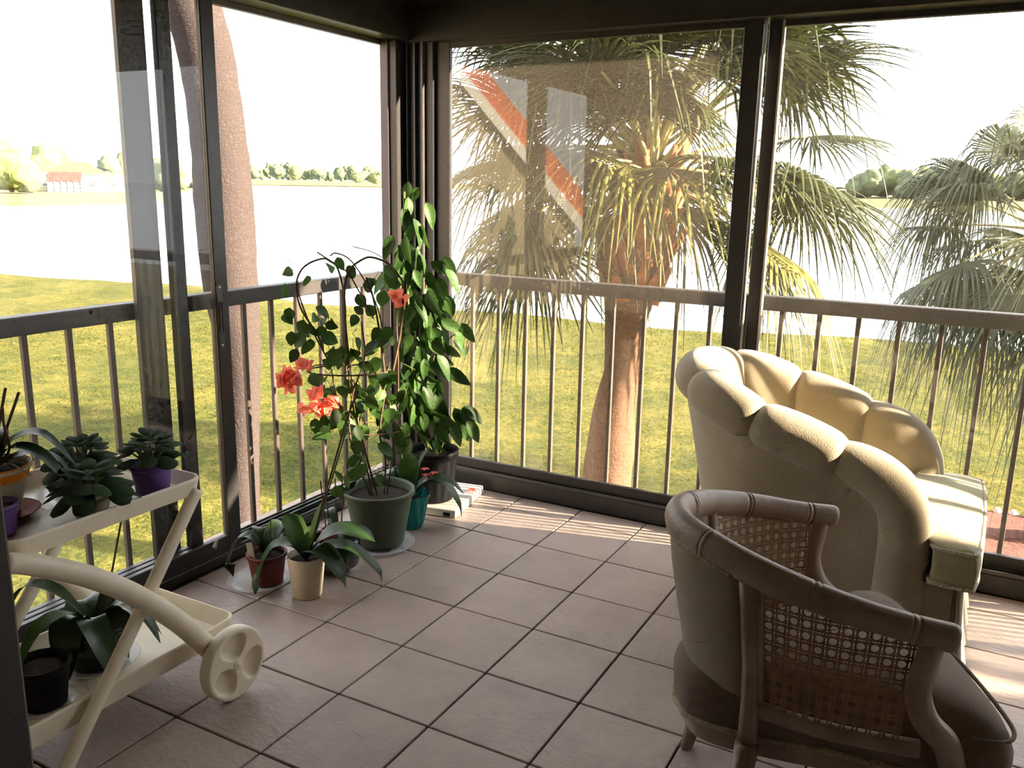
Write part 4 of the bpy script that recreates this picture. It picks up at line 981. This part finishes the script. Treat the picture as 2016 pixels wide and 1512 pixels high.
pp = empty('purple_pot', (-.172, -1.018, ZT), 0, 'small purple pot of soil at the left end of the cart', 'pot'); pot('pot', pp, (0, 0, 0), .035, .047, .085, M_purple, rim=.003, rimh=.014, lip=True)
tg_ = tag(MB().box((-.40, -.86, ZT), (-.22, -.72, ZT+.004), .002).build('plastic_tray', M_clear), 'clear plastic sheet lying under pots on the cart', 'tray')
# lower shelf: dark pot with strap-leaf orchid, black nursery pot
lo = empty('potted_orchid', (-.255, -.73, .134+.006), 0, 'dark green pot with long arching leaves on the lower shelf of the cart', 'potted plant')
pot('pot', lo, (0, 0, 0), .075, .105, .12, M_dkgreen, rim=.003, rimh=.012)
for pts, w in (([(0, 0, .11), (-.07, -.06, .23), (-.16, -.10, .24), (-.24, -.13, .12)], .04), ([(0, 0, .11), (.02, -.10, .20), (.03, -.20, .19), (.03, -.27, .08)], .045), ([(0, 0, .11), (.07, .04, .19), (.13, .07, .15), (.17, .09, .06)], .055), ([(0, 0, .11), (.06, -.05, .17), (.12, -.06, .10), (.15, -.06, .0)], .06),
              ([(0, 0, .11), (-.02, .09, .20), (-.03, .16, .17), (-.03, .2, .10)], .05), ([(0, 0, .11), (.05, .0, .16), (.10, .0, .12), (.13, .01, .04)], .07), ([(0, 0, .11), (.0, -.07, .17), (.04, -.12, .12), (.07, -.14, .03)], .07), ([(0, 0, .11), (-.08, .03, .16), (-.14, .04, .12), (-.18, .05, .03)], .06), ([(0, 0, .11), (.03, .06, .17), (.06, .12, .12), (.09, .16, .03)], .06)):
    strap('leaf', lo, pts, w, M_dleaf if w > .045 else M_leaf, tipp=.45)
MB().tube(spline([(0.0, .02, .11), (.03, .05, .27), (.05, .08, .42), (.065, .10, .50)], 5), .003, 6).build('stake', M_stem, lo)
saucer('clear_saucer', 'clear plastic saucer under the dark pot on the lower shelf', (-.255, -.73, .1345), .12, M_clear)
nb_ = empty('nursery_pot', (-.185, -.945, .134+.006), 0, 'black nursery pot of soil at the left of the lower shelf', 'pot'); pot('pot', nb_, (0, 0, 0), .055, .072, .125, M_blackp, rim=.004, rimh=.014)
saucer('clear_saucer', 'clear plastic saucer under the black nursery pot on the cart', (-.185, -.945, .1345), .085, M_clear)
# ------------------------------------------------------------------ floor plants
BL=[(-0.33,1.18),(-0.274,1.157),(-0.366,1.119),(-0.356,1.015),(-0.314,0.973),(-0.342,0.932),(-0.288,0.935),(-0.276,0.892),(-0.322,0.854),(-0.193,1.188),(-0.151,1.232),(-0.081,1.188),(0.038,1.199),(0.065,1.185),(-0.004,1.14),(-0.077,1.07),(-0.061,1.035),(-0.078,1.004),(-0.006,1.028),(-0.248,1.018),(-0.192,0.955),(-0.228,0.906),(-0.087,0.898),(-0.099,0.848),(-0.196,0.842),(-0.162,0.823),(-0.14,0.87),(-0.001,0.861),(0.04,0.853),(0.056,0.953),(0.031,0.925),(0.076,0.889),(0.037,1.081),(-0.052,1.122),(-0.224,0.806),(-0.267,0.764),(-0.191,0.748),(-0.065,0.811),(-0.037,0.804),(-0.01,0.775),(0.039,0.759),(0.074,0.762),(-0.13,0.704),(-0.144,0.682),(-0.075,0.674),(-0.032,0.717),(0.01,0.701),(0.002,0.65),(-0.002,0.598),(0.08,0.641),(0.051,0.612),(-0.161,0.58),(-0.14,0.557),(-0.091,0.549),(-0.201,0.661),(0.022,0.561),(-0.048,0.622),(-0.165,0.611),(-0.154,0.565),(-0.192,0.546),(-0.2,0.475),(-0.091,0.635),(0.002,0.614),(0.045,0.6),(0.071,0.619),(-0.047,0.66),(-0.087,0.544),(-0.081,0.498),(-0.102,0.419),(-0.077,0.385),(0.011,0.382),(0.043,0.408),(-0.001,0.443),(0.075,0.461),(0.038,0.515),(0.095,0.513),(-0.154,0.327),(-0.08,0.264),(-0.01,0.289),(-0.047,0.344)]
BF=[(-0.375,0.787),(-0.364,0.726),(-0.323,0.811),(-0.383,0.751),(-0.259,0.684),(-0.243,0.633),(-0.201,0.647),(-0.292,0.627),(-0.202,0.595),(-0.223,0.611),(0.085,1.105),(0.106,1.08)]
VL=[(-0.111,1.525),(-0.066,1.5),(-0.112,1.454),(-0.135,1.405),(-0.028,1.433),(-0.094,1.333),(-0.044,1.334),(-0.152,1.241),(-0.09,1.249),(-0.114,1.18),(-0.145,1.164),(-0.083,1.133),(-0.138,1.102),(-0.013,1.11),(0.026,1.087),(-0.029,0.992),(-0.099,1.063),(0.025,0.961),(0.041,0.897),(0.136,0.877),(0.105,0.841),(0.033,0.849),(0.101,0.784),(0.061,0.768),(-0.022,0.784),(0.025,0.711),(-0.1,0.928),(-0.061,0.881),(-0.109,0.784),(-0.062,0.816),(-0.007,0.686),(0.025,0.604),(-0.111,0.588),(-0.087,0.513),(-0.038,0.719),(0.001,0.504),(-0.047,0.454),(0.017,0.454),(0.147,0.457),(0.155,0.411),(0.106,0.419),(0.09,0.377),(-0.104,0.421),(-0.079,0.637),(-0.118,0.678),(-0.047,0.571),(-0.021,1.04),(0.018,1.024),(-0.131,1.023),(-0.077,0.976),(-0.037,0.945),(-0.006,0.897),(-0.124,0.864),(-0.023,0.637),(-0.086,0.719),(-0.109,0.319),(-0.088,0.251),(-0.03,0.341),(-0.002,0.303),(0.027,0.385),(0.006,0.445),(-0.044,0.489),(-0.079,0.519),(0.084,0.385),(0.12,0.369),(0.163,0.406),(0.141,0.459),(0.105,0.444),(-0.066,0.393),(-0.016,0.281)]
BRT, BDP = Vector((.793, .609, 0)), Vector((-.609, .793, 0))
# --- bougainvillea on hoops in the olive pot
ME_bl = leaf_mesh('bougainvillea_leaf', M_leaf, .72, .14, .22)
ME_br = leaf_mesh('bract', M_petal, .95, .2, .25)
bo = empty('bougainvillea', (-.26, .66, .016), 0, 'coral-flowered bougainvillea on hoops in a large olive green pot', 'potted plant')
pot('pot', bo, (0, 0, 0), .105, .15, .245, M_olive, rim=.007, rimh=.022)
rb = random.Random(31)
def bp(a, z, dp=0.0): return BRT*a+BDP*dp+Vector((0, 0, z-.016))
stems = [([(-.02, .2), (-.10, .60), (-.126, .884), (-.128, 1.081), (-.152, 1.205), (-.185, 1.239), (-.211, 1.249), (-.265, 1.231), (-.303, 1.197), (-.322, 1.136), (-.305, 1.039), (-.247, .941), (-.222, .87)], .0042, .03),
         ([(0.0, .2), (-.071, .494), (-.102, .725), (-.124, .94), (-.127, 1.122), (-.105, 1.205), (-.05, 1.25), (-.009, 1.257), (.052, 1.233), (.093, 1.185), (.113, 1.136), (.10, .95), (.06, .75)], .0050, .0),
         ([(-.01, 1.0), (-.079, 1.136), (-.118, 1.198), (-.198, 1.252), (-.234, 1.276)], .003, .02), ([(.03, .95), (.002, 1.067), (-.051, 1.178), (-.104, 1.253), (-.157, 1.276), (-.18, 1.265)], .003, -.03), ([(.10, 1.15), (.059, 1.233), (-.008, 1.281), (-.089, 1.304)], .002, -.04),
         ([(-.03, .2), (-.134, .52), (-.173, .654), (-.197, .799), (-.261, .941), (-.31, 1.081), (-.32, 1.16)], .0036, .05), ([(.02, .2), (.03, .40), (.007, .516), (.032, .723), (.014, .939), (-.011, 1.095), (-.037, 1.178)], .0045, -.02),
         ([(.03, .2), (.06, .4), (.085, .62), (.09, .82), (.085, .98), (.09, 1.10)], .0035, .04), ([(-.02, .2), (-.09, .38), (-.12, .55), (-.10, .70), (-.05, .85), (-.06, 1.0)], .0035, -.05), ([(-.197, .799), (-.25, .80), (-.30, .785), (-.345, .79)], .0025, .05), ([(-.15, .60), (-.174, .624), (-.208, .654), (-.235, .66)], .0025, .04)]
for pts, r, dp in stems: MB().tube(spline([bp(a, z, dp*min(1, max(0, z-.2)*2)) for a, z in pts], 5), r, 6, cap=False).build('stem', M_stem, bo, smooth=True)
rg_ = [bp(-.116+.172*cos(k*pi/12), .787, .11*sin(k*pi/12)) for k in range(25)]; MB().tube(rg_, .0035, 6).build('hoop_ring', M_stem, bo)
rg_ = [bp(-.02+.13*cos(k*pi/12), .53, .10*sin(k*pi/12)) for k in range(25)]; MB().tube(rg_, .003, 6).build('hoop_ring', M_stem, bo)
extra = [(a+rb.gauss(0, .04), z+rb.gauss(0, .05)) for a, z in BL if z < 1.0]
for k, (a, z) in enumerate(BL+extra):
    dp = rb.uniform(-.10, .10)*(1 if z < 1.1 else .4); p = bp(a, z+.028, dp)
    d = Vector((rb.gauss(0, .55), rb.gauss(0, .55), rb.uniform(-1.3, -.1))); nr = -BDP*1.0+BRT*rb.uniform(-.9, .9)+Vector((0, 0, rb.uniform(.0, 1.0)))
    s = rb.uniform(.054, .090)*(1 if z < 1.2 else .85)
    link('leaf', ME_bl, bo, orient(p, d, nr, s, rb.uniform(-.5, .5)))
    if k % 2 == 0: MB().tube([p, p+Vector((-d.x*.02, -d.y*.02, .02)), p+Vector((rb.uniform(-.03, .03), rb.uniform(-.03, .03), .045))], .0014, 4, cap=False).build('leaf_stalk', M_gstem, bo)
for a, z in BF+[(a+rb.gauss(0, .022), z+rb.gauss(0, .022)) for a, z in BF[:10]]:
    c = bp(a, z, rb.uniform(.0, .06)-.05); f = empty('flower', c); f.parent = bo
    ax = Vector((rb.gauss(0, .5), rb.gauss(0, .5), rb.uniform(-.6, .4)))-BDP*.7
    ax.normalize()
    for k in range(3):
        b1 = ax.orthogonal().normalized(); b2 = ax.cross(b1); an = 2.094*k+rb.random(); d = (b1*cos(an)+b2*sin(an))*.8+ax*.75
        link('petal', ME_br, f, orient((0, 0, 0), d, ax, rb.uniform(.034, .045), rb.uniform(-.3, .3)))
    for k in range(3):
        an = 2.094*k+1.0; d = (b1*cos(an)+b2*sin(an))*.9+ax*.3; link('petal', ME_br, f, orient(-ax*.012, d, ax, rb.uniform(.03, .04), rb.uniform(-.3, .3)))
    MB().tube([(0, 0, 0), tuple(ax*.012), tuple(ax*.02)], [.002, .002, .004], 6).build('stamen', M_creamp, f)
saucer('clear_saucer', 'clear saucer under the olive green pot', (-.26, .66, .0), .155, M_clear)

# --- tall vine in the black nursery pot, standing on a white slab
sl_ = tag(MB().box((-.165, -.19, 0), (.165, .19, .042), .004).build('white_slab', mat('white_plastic_slab', '#d8d2ca', .5, '#cdc7be', 8), None, loc=(-.325, 1.235, .003), rot=(0, 0, radians(10.5))), 'white square slab under the black nursery pot', 'slab')
MB().box((.10, -.1925, .006), (.135, -.189, .026), .001).build('display', M_blackp, sl_)
vi = empty('vine', (-.32, 1.17, .048), 0, 'tall leafy green vine in a black nursery pot on the white slab', 'potted plant')
pot('pot', vi, (0, 0, 0), .098, .12, .25, M_blackp, rim=.006, rimh=.03, ribs=14)
VRT, VDP = Vector((.835, .55, 0)), Vector((-.55, .835, 0))
def vp(a, z, dp=0.0): return VRT*a+VDP*dp+Vector((0, 0, z-.048))
rv = random.Random(77); ME_vl = leaf_mesh('vine_leaf', M_vleaf, .46, .22, .34, tip=1.2)
for pts, r in (([(-.02, .28), (-.06, .5), (-.10, .8), (-.12, 1.1), (-.13, 1.4), (-.13, 1.52)], .006), ([(.0, .28), (-.09, .45), (-.14, .7), (-.15, 1.0), (-.16, 1.25)], .004), ([(.02, .28), (.0, .5), (-.02, .75), (-.04, .95), (-.03, 1.09)], .004), ([(-.01, .7), (.03, .80), (.08, .84), (.11, .86)], .003), ([(.03, .26), (.06, .35), (.08, .41), (.11, .42)], .003), ([(-.02, .28), (-.12, .5), (-.10, .72), (-.06, .9), (-.1, 1.1)], .003)):
    MB().tube(spline([vp(a, z, .05*min(1, max(0, z-.28))) for a, z in pts], 6), r, 6, cap=False).build('stem', M_gstem, vi, smooth=True)
extra = [(a+rv.gauss(0, .03), z+rv.gauss(0, .06)) for a, z in VL+VL if z > .36 and z < 1.3 and a < .04]
for k, (a, z) in enumerate(VL+extra):
    dp = rv.uniform(-.08, .08); ctr = -.10 if z > .35 else a
    p = vp(a, z+.04, dp); d = Vector((0, 0, rv.uniform(-1.5, -.6)))+VRT*((a-ctr)*5+rv.gauss(0, .35))+VDP*rv.gauss(-.1, .3); nr = -VDP+VRT*rv.uniform(-.9, .9)+Vector((0, 0, rv.uniform(.1, .9)))
    link('leaf', ME_vl, vi, orient(p, d, nr, rv.uniform(.09, .145), rv.uniform(-.5, .5)))
fl = empty('fallen_blossom', (-.20, 1.345, .0465), 0, 'fallen red and white blossom on the white slab', 'blossom')
for k in range(5): link('petal', ME_br, fl, orient((0, 0, .004), (cos(k*1.26), sin(k*1.26), .45), (0, 0, 1), .026))

# --- orchid in cream pot with tall spike
oc = empty('potted_orchid', (-.205, .13, 0), 0, 'orchid with broad bright leaves and tall spike in a cream pot', 'potted plant')
pot('pot', oc, (0, 0, 0), .055, .072, .165, M_creamp, rim=.0, rimh=.01, lip=False)
ocl = [([(0, 0, .15), (-.05, -.02, .20), (-.11, -.06, .19), (-.15, -.10, .08), (-.155, -.12, .01)], .05, M_oleaf), ([(0, 0, .15), (-.06, .02, .22), (-.10, .03, .27), (-.13, .04, .29)], .055, M_leaf), ([(0, 0, .15), (.03, .03, .26), (.05, .05, .33), (.06, .06, .37)], .075, M_leaf),
       ([(0, 0, .15), (.06, .03, .23), (.12, .07, .26), (.20, .11, .24), (.23, .13, .22)], .075, M_oleaf), ([(0, 0, .15), (.05, -.02, .20), (.11, -.02, .20), (.17, -.01, .13), (.19, 0, .07)], .06, M_oleaf), ([(0, 0, .15), (.06, .05, .19), (.14, .10, .18), (.22, .15, .09), (.235, .16, .04)], .055, M_oleaf)]
for pts, w, m in ocl: strap('leaf', oc, pts, w*1.3, m, tipp=.55)
MB().tube(spline([(.0, .01, .15), (.03, .04, .30), (.075, .08, .50), (.12, .12, .70), (.15, .15, .80)], 6), .0042, 6).build('flower_spike', M_stem, oc, smooth=True)
MB().tube([(.01, .0, .15), (.05, .04, .33), (.13, .10, .66)], .003, 6).build('stake', M_stem, oc)
# --- red pot
rp_ = empty('potted_orchid', (-.405, .125, .006), 0, 'small orchid with white tag in a red pot on a clear saucer', 'potted plant')
pot('pot', rp_, (0, 0, 0), .058, .075, .125, M_redp, rim=.004, rimh=.014)
for pts, w in (([(0, 0, .11), (-.05, -.03, .19), (-.10, -.05, .17), (-.13, -.07, .08), (-.115, -.07, .02)], .045), ([(0, 0, .11), (.0, .05, .20), (.0, .10, .21), (.0, .16, .15)], .05), ([(0, 0, .11), (-.06, .04, .19), (-.10, .08, .17), (-.14, .11, .08)], .045), ([(0, 0, .11), (.05, .03, .18), (.09, .05, .17), (.12, .07, .1)], .045)):
    strap('leaf', rp_, pts, w*1.25, M_oleaf, tipp=.5)
MB().box((-.012, -.0015, .10), (.012, .0015, .185), .001).build('plant_tag', M_whitep, rp_, loc=(-.02, -.035, 0), rot=(.15, -.1, .5))
MB().tube([(.0, .02, .11), (.0, .03, .25)], .002, 5).build('stake', M_stem, rp_)
saucer('clear_saucer', 'clear saucer under the red pot', (-.44, .115, .0), .125, M_clear)
# --- dark round pot with bark and stakes behind the cream pot
dg = empty('potted_orchid', (-.265, .36, 0), 0, 'dark round planter with bark and thin stakes behind the cream pot', 'potted plant')
MB().lathe([(.001, 0), (.06, 0), (.10, .03), (.115, .08), (.105, .13), (.09, .145), (.085, .14), (.095, .10), (.09, .05), (.001, .03)], n=36).build('planter', M_dkgreen, dg, smooth=True)
pot('inner_pot', dg, (.02, .01, .05), .052, .068, .125, M_terra, rim=.003, rimh=.012, soil=.9)
rbk = random.Random(5); ch = MB().box((-.016, -.009, -.006), (.016, .009, .006), .002).build('bark_chip', mat('bark_chips', '#8a6a4c', .95, '#6a4c34', 40), dg)
for k in range(26):
    o = ch if k == 0 else link('bark_chip', ch.data, dg); a, r = rbk.uniform(0, 6.28), .055*rbk.random()**.5
    o.location = (.02+r*cos(a), .01+r*sin(a), .172+rbk.uniform(-.004, .008)); o.rotation_euler = (rbk.uniform(-.6, .6), rbk.uniform(-.6, .6), rbk.uniform(0, 6.28)); s = rbk.uniform(.7, 1.2); o.scale = (s, s, s)
for x, y, z in ((-.06, .0, .37), (-.045, .01, .38), (.0, .02, .385), (.03, .03, .40), (.06, .0, .36)): MB().tube([(x*.6, y, .15), (x, y, z)], .0028, 5).build('stake', M_stem, dg)
for pts, w in (([(.02, 0, .16), (.06, -.02, .20), (.11, -.05, .16), (.13, -.08, .06)], .05), ([(.02, 0, .16), (-.04, .03, .22), (-.09, .06, .22), (-.14, .09, .15)], .045)): strap('leaf', dg, pts, w, M_dleaf, tipp=.5)
# --- teal foil pot with big dark leaves behind the olive pot
te = empty('potted_orchid', (-.265, .90, 0), 0, 'plant with large dark leaves in a teal foil wrapped pot behind the olive pot', 'potted plant')
MB().lathe([(.001, 0), (.055, 0), (.065, .03), (.075, .10), (.09, .165), (.086, .165), (.07, .10), (.001, .08)], n=48, wob=lambda a, z: 1+.06*sin(a*12+z*20)*(.3+z*5)).build('foil_wrap', M_teal, te)
MB().lathe([(.001, .135), (.05, .133), (.074, .125)], n=24).build('soil', M_soil, te, smooth=True)
for pts, w, m in (([(0, 0, .13), (.05, .04, .21), (.12, .09, .20), (.18, .12, .11), (.20, .13, .04)], .085, M_dleaf), ([(0, 0, .13), (.08, .03, .23), (.16, .07, .23), (.23, .10, .17)], .07, M_dleaf), ([(0, 0, .13), (-.02, .02, .24), (-.03, .04, .30), (-.04, .06, .33)], .07, M_leaf), ([(0, 0, .13), (.02, .03, .25), (.04, .05, .33), (.06, .07, .37)], .045, M_vleaf),
                  ([(0, 0, .13), (-.07, -.02, .23), (-.13, -.02, .24), (-.18, -.02, .2)], .08, M_dleaf), ([(0, 0, .13), (-.05, .04, .24), (-.10, .07, .25), (-.15, .09, .2)], .07, M_dleaf)):
    strap('leaf', te, pts, w, m, tipp=.5)
for k, (x, y, z) in enumerate(((.05, .06, .24), (.08, .08, .25), (.03, .08, .26))):
    f = empty('flower', (x, y, z)); f.parent = te
    for q in range(5): link('petal', ME_br, f, orient((0, 0, 0), (cos(q*1.257), sin(q*1.257), .3), (0, 0, 1), .022))
bpy.context.view_layer.update()
